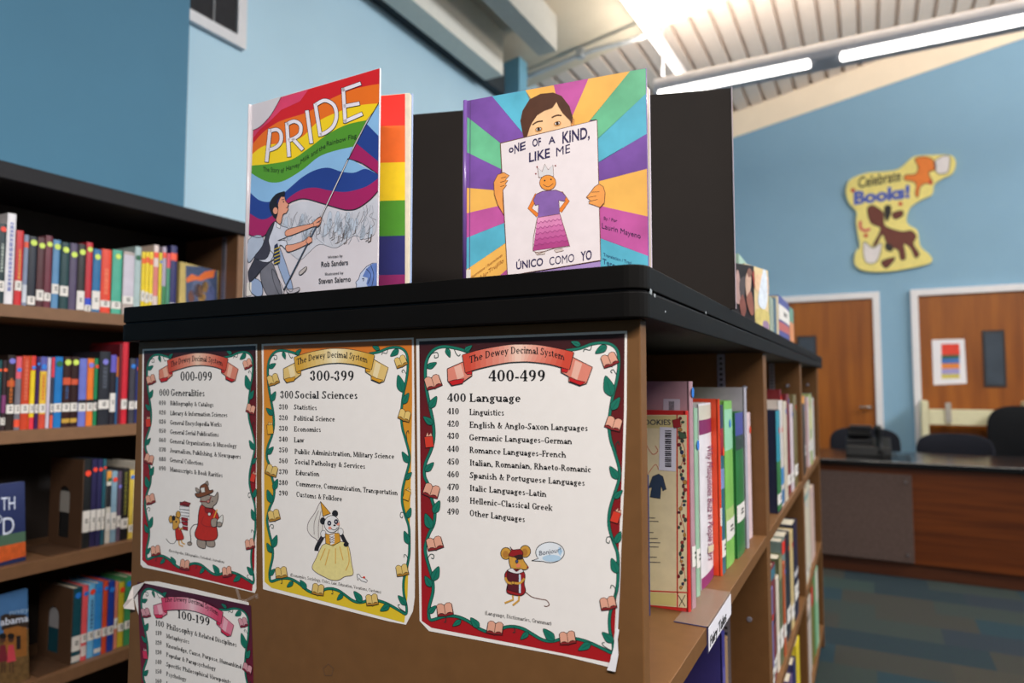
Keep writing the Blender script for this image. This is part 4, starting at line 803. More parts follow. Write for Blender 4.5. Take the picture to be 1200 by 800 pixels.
L1 = [(-1, 8, 262, (24, 46, 50), 'dark teal book with red dot', dict(dot='red', dotz=.93, lab=(.16, .29), title=(.4, .75, (180, 190, 180)))),
 (8.5, 19.3, 250, (226, 222, 226), 'tall white book with blue lettering', dict(title=(.15, .9, (60, 80, 170)))),
 (19.5, 28, 270, (200, 40, 44), 'bright red book with gold title', dict(title=(.35, .75, (214, 160, 60)), lab=(.2, .33))),
 (28.2, 34, 275, (128, 138, 164), 'thin grey-blue book with red band', dict(bands=[(.82, .9, (226, 84, 54)), (.05, .3, (200, 204, 214))])),
 (34.3, 44, 277, (34, 38, 50), 'black book with lime dot', dict(dot='lime', dotz=.91, lab=(.03, .15))),
 (44.5, 53.5, 278, (76, 30, 36), 'brown-maroon book with lime dot', dict(dot='lime', dotz=.88, lab=(.1, .25))),
 (53.8, 62, 276, (104, 38, 54), 'plum red book with lime dot', dict(dot='lime', dotz=.88, lab=(.1, .21))),
 (62.3, 71.5, 281, (88, 136, 178), 'light blue book with lime dot', dict(dot='lime', dotz=.9, lab=(.22, .36))),
 (71.8, 82, 284, (24, 60, 64), 'dark green book with lime dot', dict(dot='lime', dotz=.89, lab=(.2, .35))),
 (82.3, 91.5, 285, (82, 70, 98), 'grey-purple book with lime dot', dict(dot='lime', dotz=.83)),
 (91.8, 101, 286, (40, 34, 34), 'black book with tall cream label', dict(dot='lime', dotz=.88, lab=(.02, .3))),
 (101.3, 109, 284, (188, 34, 48), 'crimson book with blue mark', dict(dot='lime', dotz=.9, bands=[(.1, .2, (40, 70, 190))], lab=(.0, .1))),
 (109.3, 119, 292, (36, 106, 156), 'medium blue book with lime dot', dict(dot='lime', dotz=.88, lab=(.05, .34))),
 (119.4, 131, 292, (222, 66, 40), 'orange-red book', dict(lab=(.1, .2), title=(.3, .7, (240, 130, 90)))),
 (132, 144, 293, (74, 168, 142), 'mint green book with pale dot', dict(dot='lime', dotz=.9, lab=(.09, .2))),
 (145, 158, 295, (172, 158, 152), 'greyish white book', dict(bands=[(.3, .95, (200, 192, 204))], lab=(.18, .3))),
 (158.3, 166, 289, (166, 186, 186), 'pale grey-green book with green dot', dict(dot='green', dotz=.84)),
 (166.3, 170.8, 295, (232, 202, 30), 'thin yellow book with orange tag', dict(bands=[(.82, .9, (240, 96, 40))], lab=(.24, .4))),
 (171, 175.4, 295, (236, 206, 34), 'slim yellow book with orange tag', dict(bands=[(.83, .92, (240, 96, 40))], lab=(.22, .38))),
 (175.6, 180.2, 295, (232, 204, 40), 'narrow yellow book with orange tag', dict(bands=[(.8, .89, (240, 96, 40))], lab=(.24, .36))),
 (180.5, 186.4, 287, (222, 202, 196), 'white and red book', dict(bands=[(.3, .7, (214, 120, 110)), (.82, .9, (240, 80, 50))])),
 (186.6, 190.5, 296, (226, 204, 30), 'very thin yellow book with blue dot', dict(dot='blue', dotz=.86)),
 (190.8, 195.4, 289, (172, 160, 180), 'mauve book with green foot', dict(bands=[(.1, .45, (60, 130, 80)), (.84, .92, (240, 80, 50))], lab=(.08, .16))),
 (195.6, 200, 297, (70, 140, 110), 'green book with pink head', dict(bands=[(.78, 1, (224, 80, 96)), (0, .2, (220, 210, 190))])),
 (200.3, 208, 288, (44, 42, 96), 'navy book with orange band', dict(bands=[(.8, .9, (240, 84, 50))], lab=(.1, .22)))]
left_row(LZ[0], 'top shelf of wall bookcase', 'books on the top shelf of the wall bookcase', L1)
LM = (.22, .34)
L2 = [(-2, 2.6, 422, (30, 80, 84), 'dark teal book with orange dot', dict(dot='orange', dotz=.86, lab=(.1, .2))),
 (3, 9, 422, (56, 40, 44), 'dark brown book with orange dot', dict(dot='orange', dotz=.86, lab=(.08, .18), bands=[(.25, .5, (130, 60, 110))])),
 (9.3, 18.6, 416, (46, 34, 30), 'black and orange book with lilac dot', dict(dot='lilac', dotz=.92, lab=LM, title=(.36, .7, (206, 110, 40)), bands=[(.58, .66, (200, 80, 40))])),
 (18.9, 26, 418, (116, 112, 122), 'grey and pink book with blue dot', dict(bands=[(.7, 1, (222, 92, 108)), (.04, .14, (230, 80, 50))], dot='blue', dotz=.82, lab=LM)),
 (26.3, 36, 417, (196, 66, 38), 'thick rust orange book', dict(lab=LM, title=(.4, .95, (226, 120, 90)))),
 (36.3, 42.5, 417, (236, 204, 40), 'yellow book with red head', dict(bands=[(.8, 1, (222, 60, 50)), (0, .16, (222, 50, 70))], dot='blue', dotz=.84, lab=LM)),
 (42.7, 47.2, 418, (60, 28, 86), 'deep purple book with blue dot', dict(dot='blue', dotz=.9, lab=LM)),
 (47.5, 55.6, 418, (226, 184, 60), 'yellow and red book with blue dot', dict(bands=[(.8, 1, (90, 90, 170)), (0, .2, (200, 70, 50))], dot='blue', dotz=.86, lab=LM, title=(.4, .75, (210, 90, 50)))),
 (55.8, 60.2, 419, (206, 196, 216), 'pale lavender book', {}),
 (60.4, 64.4, 419, (60, 64, 84), 'slate book with red head', dict(bands=[(.72, 1, (222, 62, 82)), (0, .18, (220, 90, 60))], lab=LM)),
 (64.7, 74, 418, (30, 116, 186), 'bright blue book with green dot', dict(dot='green', dotz=.9, lab=LM)),
 (74.6, 83.8, 418, (52, 26, 26), 'maroon-black book with lime dot', dict(dot='lime', dotz=.92, bands=[(.6, .7, (210, 84, 50)), (.06, .12, (190, 150, 60))], lab=LM, title=(.4, .58, (60, 90, 140)))),
 (84.1, 93, 418, (48, 24, 24), 'brown-black book with lime dot', dict(dot='lime', dotz=.92, bands=[(.6, .68, (210, 84, 50)), (.06, .12, (190, 150, 60))], lab=LM)),
 (93.4, 102.4, 420, (108, 116, 196), 'periwinkle book', dict(lab=LM, bands=[(.34, .39, (30, 30, 40))])),
 (102.8, 110.4, 420, (232, 120, 44), 'orange book with lilac dot', dict(dot='lilac', dotz=.9, lab=LM, bands=[(.34, .39, (30, 30, 40))])),
 (110.6, 116, 420, (36, 132, 84), 'green book with red dot', dict(dot='red', dotz=.88, lab=LM, bands=[(.34, .39, (30, 30, 40))])),
 (117, 129.8, 412, (40, 42, 50), 'thick charcoal book with lilac dot', dict(dot='lilac', dotz=.86, lab=LM, title=(.5, .8, (90, 96, 110)))),
 (130, 136.8, 416, (40, 36, 46), 'violet-topped black book', dict(bands=[(.75, 1, (100, 90, 190))], lab=(.18, .45))),
 (137, 140, 418, (60, 110, 160), 'thin blue book with orange head', dict(bands=[(.7, 1, (226, 126, 50))])),
 (140.2, 143.8, 403, (110, 34, 44), 'tall maroon book', {}),
 (144, 151, 401, (204, 40, 56), 'tall scarlet book', dict(lab=(.18, .3))),
 (152.5, 159, 420, (66, 64, 74), 'charcoal book with blue dot', dict(dot='blue', dotz=.88, lab=LM)),
 (159.3, 168, 420, (44, 48, 100), 'navy book with orange dot', dict(dot='orange', dotz=.84, lab=LM))]
left_row(LZ[1], 'second shelf of wall bookcase', 'books on the second shelf of the wall bookcase', L2)
LM = (.18, .42)
L3 = [(98.5, 107.8, 538, (34, 36, 38), 'black book with red dot', dict(dot='red', dotz=.84, lab=LM, side=(.38, .62, (168, 164, 158)))), (108.1, 114.8, 538, (44, 40, 78), 'navy book with red dot', dict(dot='red', dotz=.88, lab=LM)),
 (115, 120.6, 538, (46, 44, 84), 'dark indigo book with red dot', dict(dot='red', dotz=.88, lab=LM)), (120.8, 125, 538, (40, 90, 104), 'dark teal book with red dot', dict(dot='red', dotz=.9, lab=LM)),
 (125.2, 131, 552, (206, 200, 190), 'white and green book with green dot', dict(dot='green', dotz=.88, bands=[(.86, 1, (226, 150, 60)), (.5, .8, (40, 40, 44))], lab=LM)), (131.3, 138, 552, (130, 160, 180), 'grey-blue book with red dot', dict(dot='red', dotz=.88, lab=LM)),
 (138.3, 143, 552, (92, 76, 96), 'brown-purple book with lilac dot', dict(dot='lilac', dotz=.78, lab=(.2, .36))), (143.2, 152, 549, (34, 32, 34), 'black book with olive title', dict(title=(.35, .95, (130, 126, 50)), lab=(.16, .3))),
 (152.3, 158, 551, (222, 192, 80), 'yellow book with blue dot', dict(dot='blue', dotz=.9, lab=(.1, .2))), (158.2, 167, 541, (216, 208, 196), 'cream book with red dot', dict(dot='red', dotz=.9))]
left_row(LZ[2], 'third shelf of wall bookcase', 'books on the third shelf of the wall bookcase', L3)
LM = (.24, .36)
L4 = [(85.5, 96.8, 689, (26, 74, 86), 'dark teal book with blue dot', dict(side=(.42, .72, (160, 158, 160)), dot='blue', dotz=.9, lab=(.16, .36), bands=[(.02, .1, (210, 206, 200))])), (97, 103.8, 687, (226, 86, 92), 'coral book with blue dot', dict(dot='blue', dotz=.9, lab=LM, bands=[(.06, .2, (216, 200, 196))])),
 (104.1, 112, 685, (110, 178, 222), 'sky blue book with red dot', dict(dot='red', dotz=.9, lab=LM, title=(.4, .8, (40, 70, 120)))), (112.3, 121, 683, (50, 132, 200), 'azure book with blue dot', dict(dot='blue', dotz=.9, lab=LM, bands=[(.04, .1, (210, 206, 200))])),
 (121.3, 127, 681, (206, 74, 44), 'rust red book with blue dot', dict(dot='blue', dotz=.9, lab=LM)), (127.3, 134.8, 681, (36, 62, 150), 'royal blue book', dict(dot='blue', dotz=.88, lab=LM)),
 (135, 139.2, 682, (216, 130, 104), 'peach book', dict(lab=(.3, .46))), (139.5, 147, 682, (196, 176, 50), 'olive yellow book with red dot', dict(dot='red', dotz=.88, lab=LM)),
 (147.2, 155, 676, (64, 140, 88), 'green book with blue dot', dict(dot='blue', dotz=.9, lab=LM)), (155.2, 165, 675, (222, 72, 86), 'rose red book with blue dot', dict(dot='blue', dotz=.9, lab=(.2, .4)))]
left_row(LZ[3], 'fourth shelf of wall bookcase', 'books on the fourth shelf of the wall bookcase', L4)
# bookends with an arched hole, on the two lower shelves
def bookend(z, xpx, ytop, label):
    X = LX - .02; y = onX(xpx, ytop + 40, X).y - .001; z += .0004; h = onX(xpx, ytop, X).z - z; w = .17
    r = thing('bookend', (X - w / 2, y, z), label, 'bookend', 'brown bookends'); m = mat((88, 62, 44), .5, .05)
    b = MB(); x0, x1, t = X - w, X, .002; hx0, hx1, hz, hb = x0 + w * .30, x0 + w * .62, h * .58, h * .10
    n = 10; cx = (hx0 + hx1) / 2; rr = (hx1 - hx0) / 2
    arc = [(cx + rr * math.cos(math.pi * k / n), z + hz + rr * math.sin(math.pi * k / n)) for k in range(n + 1)]
    def slab2(ring): b.hull([(p, y - t, c) for p, c in ring], [(p, y, c) for p, c in ring], m)
    slab2([(x0, z), (hx0, z), (hx0, z + hz), (x0, z + hz)]); slab2([(hx1, z), (x1, z), (x1, z + hz), (hx1, z + hz)]); slab2([(hx0, z), (hx1, z), (hx1, z + hb), (hx0, z + hb)])
    slab2([(x1, z + hz), (x1, z + h), (x0, z + h), (x0, z + hz)] + arc[::-1])
    b.build('upright_plate', r)
    b = MB(); b.box(x0, x1, y - .085, y - t, z + .0003, z + .002, m); b.build('foot_plate', r)
bookend(LZ[2], 98, 539, 'brown bookend with an arched hole beside black book on the third shelf')
bookend(LZ[3], 85, 690, 'brown bookend with an arched hole beside teal book on the fourth shelf')
# ------------------------------------------------------------------ near bay of the long bookcase: picture books under the shelf label
GB = 'picture books in the near bay'
def near(xpx, ypx, ytop, y_next, col, label, w=.24, **o):
    P = onZ(xpx, ypx, SH1); Q = onX(y_next, ypx - 14, P.x); h = onX(xpx, ytop, P.x).z - SH1
    return [P.x, P.y, Q.y, h, w, col, label, o]
NB = [
 near(759, 744, 487, 760.5, (86, 78, 168), 'violet book mostly hidden behind the end panel, nearest on its shelf', .2, bands=[(.0, 1, (98, 90, 180))]),
 near(761.6, 722, 556, 762.4, (44, 54, 104), 'low navy book between the violet one and the red-bordered cover', .18),
 near(809, 718, 481, 811, (196, 46, 40), 'tan sewing-themed picture book with red borders and a barcode on its cover', .27),
 near(813.5, 714, 447, 817, (178, 140, 150), 'tall dusty pink book behind the red-bordered one', .30, dot='blue', dotz=.95, lab=(.18, .27)),
 near(818.5, 700, 478, 822, (150, 186, 160), 'thin pale green book beside the tall dusty pink one', dot='blue', dotz=.8, lab=(.15, .25)),
 near(824, 692, 473, 838, (226, 220, 226), 'white picture book titled Why Mosquitoes Buzz in Peoples Ears', bands=[(.83, .91, (128, 34, 92)), (.91, .99, (206, 200, 184)), (0, .06, (140, 40, 104))]),
 near(838.6, 686, 468, 843.4, (226, 72, 36), 'orange-red picture book beside the white mosquito title', .26, dot='red', dotz=.80, lab=(.28, .38)),
 near(844, 679, 475, 852, (50, 104, 120), 'multicoloured thin book with navy head and teal foot', bands=[(.86, 1, (50, 56, 80)), (.7, .86, (150, 34, 50)), (.5, .62, (120, 140, 190))], dot='red', dotz=.72, lab=(.1, .2)),
 near(853.5, 667, 470, 862.5, (128, 190, 92), 'light green book with leaf pattern', bands=[(.7, .95, (150, 206, 170)), (.2, .35, (170, 196, 120))], dot='blue', dotz=.86, lab=(.16, .28)),
 near(864, 658, 484, 875, (44, 116, 62), 'dark green book with blue head', bands=[(.84, 1, (70, 76, 150)), (.74, .84, (50, 66, 62))], lab=(.24, .36)),
 near(875, 646, 454, 879, (172, 168, 180), 'tall grey book behind the dark green one', .30),
 near(879.5, 632, 483, 883, (222, 196, 200), 'pale pink book last on the near shelf', dot='red', dotz=.86)]
ylast = 0
RN = []
for i, (x, y0, y1, h, w, col, label, o) in enumerate(NB):
    if i == 0: y1 = y0; y0 -= .024
    y0 = max(y0, ylast + .0012); y1 = max(y1, y0 + .006); ylast = y1
    RN.append((book(min(x, BX1 - .008), y0, y1 - .0006, SH1 + .0004, h, w, col, label, GB, **o), min(x, BX1 - .008), y0, y1, h))
# print on the cover of the red-bordered book and of the pink book behind it
r, x, y0, y1, h = RN[2]; S = Surf((x, y0, 1), (0, -1, 0)); A = Art(S, .0004)
c0 = mat((222, 206, 164), .45, .05, 60); cr_ = mat((190, 50, 40), .4)
A.poly('cover_print', [(735, 486), (805, 486), (805, 712), (735, 706)], c0, 1)
A.line('cover_print', [(793.5, 484), (794, 712)], 1.6, cr_, 2, 0); A.line('cover_print', [(740, 691), (806, 694)], 1.6, cr_, 2, 0); A.poly('cover_print', [(735, 487), (792.5, 487), (792.5, 502), (735, 501)], mat((206, 190, 130), .45), 1.6)
A.poly('cover_print', [(735, 692.5), (792.5, 695), (792.5, 710), (735, 705.5)], mat((206, 190, 122), .45), 1.6)
A.text('title', 'COOKIES', (748, 497.5), (786, 497.5), 6, mat((40, 52, 72), .4), 3, bold=.01)
A.line('cover_print', [(800, 492), (797, 510), (803, 530), (797, 552), (803, 575), (797, 600), (803, 625), (797, 650), (803, 675), (799, 690)], .7, cr_, 2, 4)
rr = random.Random(3); cc = [(120, 40, 40), (60, 90, 70), (50, 60, 90), (180, 130, 60), (90, 50, 50), (150, 60, 50), (60, 70, 60)]
for k_ in range(46):
    yy = 490 + k_ * 4.4; A.oval('cover_print', (799.5 + rr.uniform(-4, 4), yy), rr.uniform(1.2, 2.4), rr.uniform(1.3, 2.6), mat(cc[k_ % 7], .45), 3, .3)
A.shape('cover_print', [(788, 492), (797, 490), (798, 500), (790, 502)], mat((150, 40, 40), .45), 4, .5, 0); A.shape('cover_print', [(795, 505), (804, 508), (805, 513), (797, 514)], mat((70, 96, 70), .45), 4, .5, 0)
A.line('cover_print', [(795, 697), (803, 710)], .8, INK, 3, 0); A.line('cover_print', [(803, 697), (796, 710)], .8, INK, 3, 0)
A.shape('cover_print', [(765, 558), (772, 555), (777, 558), (781, 573), (777, 575), (775, 568), (774, 584), (762, 582), (764, 571), (760, 572)], mat((46, 62, 84), .5), 3, .5, 0)
A.line('cover_print', [(757, 520), (765, 532), (771, 528), (768, 522)], .6, cr_, 3, 4); A.line('cover_print', [(759, 556), (768, 544), (772, 550)], .6, cr_, 3, 4)
for yy, xx in ((606, 762), (610, 766), (623, 760), (630, 765), (635, 768), (640, 766), (652, 764), (658, 768)): A.line('cover_print', [(748, yy), (xx + 6, yy + .6)], .9, mat((90, 86, 84), .5), 3, 0)
A.shape('barcode_sticker', [(773.5, 500), (793, 501), (792, 552), (772.5, 550.5)], mat((216, 214, 224), .4), 4, 0, 0)
for k_ in range(18): A.poly('barcode_sticker', [(779.5, 504 + k_ * 2.4), (787, 504.2 + k_ * 2.4), (787, 505.4 + k_ * 2.4 + (k_ % 3) * .35), (779.5, 505.2 + k_ * 2.4 + (k_ % 3) * .35)], INK, 5)
A.build(r)
r, x, y0, y1, h = RN[3]; S = Surf((x, y0, 1), (0, -1, 0)); A = Art(S, .0004)
A.shape('barcode_sticker', [(777.5, 467), (797, 467.5), (797, 490), (777, 490)], mat((196, 190, 206), .4), 1, 0, 0)
for k_ in range(8): A.poly('barcode_sticker', [(784 + k_ * .8, 470), (784.4 + k_ * .8, 470), (784.4 + k_ * .8, 488), (784 + k_ * .8, 488)], INK, 2)
A.build(r)
r, x, y0, y1, h = RN[5]; S = Surf((x, y0, 1), (1, 0, 0)); A = Art(S, .0008)
A.text('title', "Why Mosquitoes Buzz in People's Ears", (828.2, 521), (829.6, 656), 6.4, mat((120, 18, 78), .4), 2, bold=.0, up=(1, .0))
A.shape('sticker', [(829, 640), (835.5, 637), (835, 645), (829, 648)], mat((214, 200, 168), .5), 4, 0, 0)
A.build(r)
# speckled book on the lower shelf of the near bay
book(BX1 - .03, 1.28, 1.30, SH2 + .0004, .30, .24, (62, 58, 128), 'dark blue book with orange specks under the shelf label', 'picture books low in the near bay', bands=[(.1, .2, (96, 60, 110)), (.45, .55, (170, 90, 80)), (.7, .8, (90, 84, 150))])
book(BX1 - .03, 1.302, 1.33, SH2 + .0004, .28, .24, (150, 120, 90), 'tan book standing behind the blue specked one', 'picture books low in the near bay')
# ------------------------------------------------------------------ farther bays
def bay_row(y0, z, where, group, spec, X=BX1 - .005):
    y = y0
    for i, s in enumerate(spec):
        t, h, col, desc = s[:4]; o = dict(s[4]) if len(s) > 4 else {}
        xx = X - o.pop('back', .001 + .002 * ((i * 7) % 4)); gap = o.pop('gap', 0); y += gap
        book(xx, y, y + t - .0008, z + .0004, h, o.pop('w', .21), col, '%s, %s on %s' % (desc, ORD[i] + ' from near end', where), group, **o); y += t
bay_row(1.74, SH1, 'middle bay upper shelf', 'books on the upper shelf of the middle bay', [
 (.05, .235, (166, 100, 66), 'brown and orange book', dict(bands=[(.5, 1, (150, 130, 120))], back=.02)), (.012, .25, (40, 120, 136), 'teal book', dict(back=.03)),
 (.095, .275, (36, 40, 66), 'thick navy book with teal spine', dict(bands=[(.5, 1, (44, 140, 160)), (.02, .5, (50, 116, 66))], dot='red', dotz=.8, lab=(.08, .18), w=.22, gap=.135, back=.0)),
 (.10, .30, (216, 206, 202), 'thick white book with blue foot', dict(bands=[(.02, .15, (44, 110, 160)), (.2, .36, (60, 136, 190))], dot='red', dotz=.72)), (.09, .295, (206, 194, 176), 'cream book', dict(dot='blue', dotz=.9)),
 (.03, .33, (122, 30, 40), 'tall dark red book with red dot', dict(dot='red', dotz=.92, back=.02)), (.09, .315, (116, 26, 38), 'tall maroon book', dict(dot='lilac', dotz=.93, lab=(.1, .2))),
 (.09, .28, (212, 196, 204), 'pale lilac book', dict(dot='blue', dotz=.88, lab=(.1, .22))), (.11, .31, (116, 104, 66), 'thick olive book', dict(dot='red', dotz=.86, lab=(.12, .24)))])
bay_row(2.76, SH1, 'far bay upper shelf', 'books on the upper shelf of the far bay', [
 (.11, .30, (34, 36, 40), 'thick black book', dict(bands=[(.9, 1, (222, 150, 50))])), (.10, .30, (66, 74, 56), 'dark olive book', dict(dot='blue', dotz=.82, lab=(.2, .34))), (.08, .33, (150, 60, 54), 'tall brick red book', dict(back=.03)),
 (.08, .29, (216, 196, 200), 'pale pink book', dict(lab=(.2, .34), dot='red', dotz=.9)), (.10, .30, (160, 176, 110), 'pale lime book', dict(bands=[(.5, .8, (206, 206, 130))], lab=(.2, .36))), (.10, .30, (120, 150, 160), 'grey-blue book', dict(dot='red', dotz=.74, lab=(.24, .36))), (.10, .28, (206, 200, 196), 'white book', dict(dot='red', dotz=.9))])
bay_row(1.73, SH2, 'middle bay lower shelf', 'books on the lower shelf of the middle bay', [
 (.075, .25, (112, 104, 156), 'violet book with white label', dict(dot='red', dotz=.74, lab=(.12, .26))), (.10, .285, (118, 48, 58), 'thick wine red book', dict(bands=[(.9, 1, (60, 110, 130)), (.5, .56, (60, 30, 40))], lab=(.08, .2))),
 (.05, .24, (214, 202, 186), 'cream book', dict(lab=(.2, .4))), (.07, .28, (96, 104, 74), 'moss green book', dict(lab=(.16, .34), bands=[(.8, 1, (150, 140, 100))])), (.05, .25, (176, 84, 48), 'burnt orange book', dict(lab=(.2, .34))),
 (.07, .30, (120, 140, 136), 'grey-green book with red top', dict(bands=[(.88, 1, (222, 50, 40))], dot='blue', dotz=.7)), (.10, .30, (38, 44, 58), 'thick midnight blue book', dict(lab=(.16, .3), dot='red', dotz=.86)), (.09, .29, (206, 182, 130), 'buff book', dict(dot='red', dotz=.86, lab=(.1, .24))), (.12, .30, (36, 40, 66), 'thick dark navy book', dict(lab=(.2, .36), bands=[(.44, .5, (200, 196, 200))]))])
bay_row(2.10, SH3, 'middle bay bottom shelf', 'books on the bottom shelf of the middle bay', [
 (.09, .24, (150, 60, 66), 'red and white book', dict(bands=[(.5, .7, (216, 206, 206))])), (.08, .25, (90, 70, 116), 'plum book', {}), (.08, .27, (44, 46, 96), 'navy book', {}), (.11, .30, (226, 200, 44), 'thick bright yellow book', dict(w=.23))])
bay_row(2.72, SH2, 'far bay lower shelf', 'books on the lower shelf of the far bay', [
 (.20, .34, (216, 206, 186), 'very thick cream volume', dict(bands=[(.9, .96, (120, 160, 160))], dot='blue', dotz=.84, lab=(.1, .16))), (.18, .345, (206, 200, 180), 'thick ivory volume', dict(dot='blue', dotz=.88)), (.20, .30, (206, 178, 170), 'very thick pale pink volume', dict(dot='lilac', dotz=.9))])
bay_row(2.72, SH3, 'far bay bottom shelf', 'books on the bottom shelf of the far bay', [
 (.16, .29, (196, 180, 172), 'thick pale grey volume', dict(bands=[(.86, .92, (90, 90, 80))])), (.13, .285, (200, 190, 180), 'thick off-white volume', {}), (.10, .32, (120, 110, 40), 'olive and red book', dict(bands=[(.72, .96, (196, 40, 44))])), (.09, .31, (90, 140, 90), 'fern green book', {}), (.14, .32, (150, 196, 160), 'mint book', dict(bands=[(.6, 1, (206, 206, 190))]))])
# ------------------------------------------------------------------ face-out books on the wall bookcase
def flat_book(name, A0, A1, z, h, t, col, label, group=None, lean=0.0, cat='book'):
    """closed book standing with its cover along base points A0-A1 (facing the camera); returns root and cover plane"""
    A0 = Vector((A0[0], A0[1], z)); A1 = Vector((A1[0], A1[1], z)); d = (A1 - A0).normalized(); n = Vector((d.y, -d.x, 0))
    if n.dot(O - A0) < 0: n = -n
    k = -n * lean * h; up = Vector((0, 0, h)) + k
    r = thing(name, ((A0.x + A1.x) / 2, (A0.y + A1.y) / 2, z), label, cat, group); m = mat(col, .35, .06)
    def bd(o0, o1, i=0.0, zi=0.0, mm=m):
        b = MB(); a0, a1 = A0 + d * i, A1 - d * i; lo = Vector((0, 0, zi)); hi = up * (1 - zi / h)
        b.hull([a0 - n * o0 + lo, a1 - n * o0 + lo, a1 - n * o1 + lo, a0 - n * o1 + lo], [a0 - n * o0 + hi, a1 - n * o0 + hi, a1 - n * o1 + hi, a0 - n * o1 + hi], mm); return b
    bd(0, .0025).build('front_cover', r, .0006); bd(t - .0025, t).build('back_cover', r, .0006); bd(.0026, t - .0026, .003, .003, PAGES).build('pages', r)
    b = MB(); b.hull([A0, A0 - n * t, A0 - n * t - d * .0015, A0 - d * .0015], [A0 + up, A0 - n * t + up, A0 - n * t - d * .0015 + up, A0 - d * .0015 + up], m); b.build('spine', r)
    nn = up.cross(d).normalized()
    return r, Surf(A0, nn), edges(A0, A1, h)
def top_at(xa, ya, xb, yb, X, back):
    p = onX(xa, ya, X); q = onX(xb, yb, X - back); return p, q
# top shelf: gold-framed comic-like cover
p, q = top_at(211, 330, 256, 330, LX - .045, .05); h = onX(211, 306.5, LX - .045).z - LZ[0]
r, S, E_ = flat_book('book', p, q, LZ[0] + .0004, h, .012, (196, 172, 104), 'gold-framed picture book shown face out at the right end of the top shelf')
A = Art(S, .0004)
A.poly('cover_print', [(217.5, 311), (254.5, 314), (254.5, 362), (217.5, 362)], mat((70, 84, 116), .4, .3, 120), 1)
for c, rx, ry, cc in (((236, 338), 12, 14, (96, 104, 134)), ((232, 340), 6, 8, (130, 96, 74)), ((240, 336), 4, 7, (150, 116, 70)), ((247, 345), 5, 10, (86, 96, 140)), ((224, 347), 4, 7, (110, 70, 60)), ((236, 348), 5, 5, (170, 130, 70))): A.oval('cover_print', c, rx, ry, mat(cc, .45, .2, 150), 2)
A.poly('title_flash', [(217.5, 327), (224, 321), (232, 324), (240, 318), (252, 316), (250, 325), (243, 326), (236, 329), (228, 328), (219, 331)], mat((222, 110, 54), .45), 3)
A.build(r, E_)
# third shelf: blue book with TH / D on its face
p = onX(32, 620, LX - .03); q = onX(-22, 640, LX - .035); h = onX(32, 565, LX - .03).z - LZ[2]
pl = Vector((LX - .03, onX(-30, 620, LX - .03).y, 0)); A1 = p; A0 = Vector((p.x + .012, p.y - .19, 0))
r, S, E_ = flat_book('book', A0, A1, LZ[2] + .0004, h, .014, (38, 48, 92), 'dark blue picture book with sunset foot shown face out on the third shelf', None, .1)
A = Art(S, .0005); A.poly('cover_print', [(-4, 640), (30.5, 633), (30.5, 651), (-4, 660)], mat((206, 92, 40), .45, .2, 60), 1); A.poly('cover_print', [(-4, 628), (30.8, 622), (30.6, 634), (-4, 641)], mat((74, 104, 84), .45, .1), 1.6)
LW = mat((206, 214, 232), .45)
A.text('title', 'TH', (1, 598), (17.5, 596.5), 15, LW, 3, bold=.0); A.text('title', 'O', (-4, 613), (2, 612.5), 9, LW, 3, bold=.0); A.text('title', 'D', (3, 627), (16.5, 624.5), 20, LW, 3, bold=.0); A.build(r, E_)
# fourth shelf: picture book with a house and children
p = onX(37, 730, LX - .03); h = onX(37, 691, LX - .03).z - LZ[3]; A0 = Vector((p.x + .014, p.y - .2, 0))
r, S, E_ = flat_book('book', A0, p, LZ[3] + .0004, h, .012, (74, 118, 170), 'picture book with two children and a brown house shown face out on the fourth shelf', None, .1)
A = Art(S, .0005); P_ = 'cover_print'
A.poly(P_, [(-4, 745), (35.5, 735), (35.5, 800), (-4, 812)], mat((110, 84, 50), .5, .3, 80), 1); A.poly(P_, [(4, 735), (31, 731), (31, 768), (4, 772)], mat((150, 96, 44), .5, .1, 80), 1.6)
A.poly(P_, [(0, 722), (6, 719), (30, 720), (36, 736), (20, 733), (2, 738)], mat((54, 42, 36), .5), 2.2); A.poly(P_, [(19, 745), (24, 744.5), (24, 760), (19, 761)], mat((34, 30, 32), .5), 2.2)
for cx, cc in ((3, (120, 36, 50)), (12.5, (206, 70, 84))):
    A.line(P_, [(cx - 1, 773), (cx - 1, 788)], 1.4, mat((74, 46, 36), .5), 2.4, 0); A.line(P_, [(cx + 2, 773), (cx + 2.3, 788)], 1.4, mat((74, 46, 36), .5), 2.4, 0)
    A.shape(P_, [(cx - 3, 756), (cx + 3, 755), (cx + 6, 774), (cx - 5, 776)], mat(cc, .5), 3, 0, 0); A.oval(P_, (cx, 748), 3.6, 4.6, mat((84, 54, 42), .5), 3.4); A.oval(P_, (cx, 745), 4.2, 3.4, mat((28, 24, 24), .5), 3.8)
A.text('title', 'abama', (0, 733), (33, 727.5), 8, LW, 4, bold=.02); A.text('title', 'nney', (11, 720.5), (34, 716), 6, mat((160, 190, 220), .45), 4, bold=0); A.build(r, E_)
# ------------------------------------------------------------------ what stands on the long bookcase
TZ = 1.3756
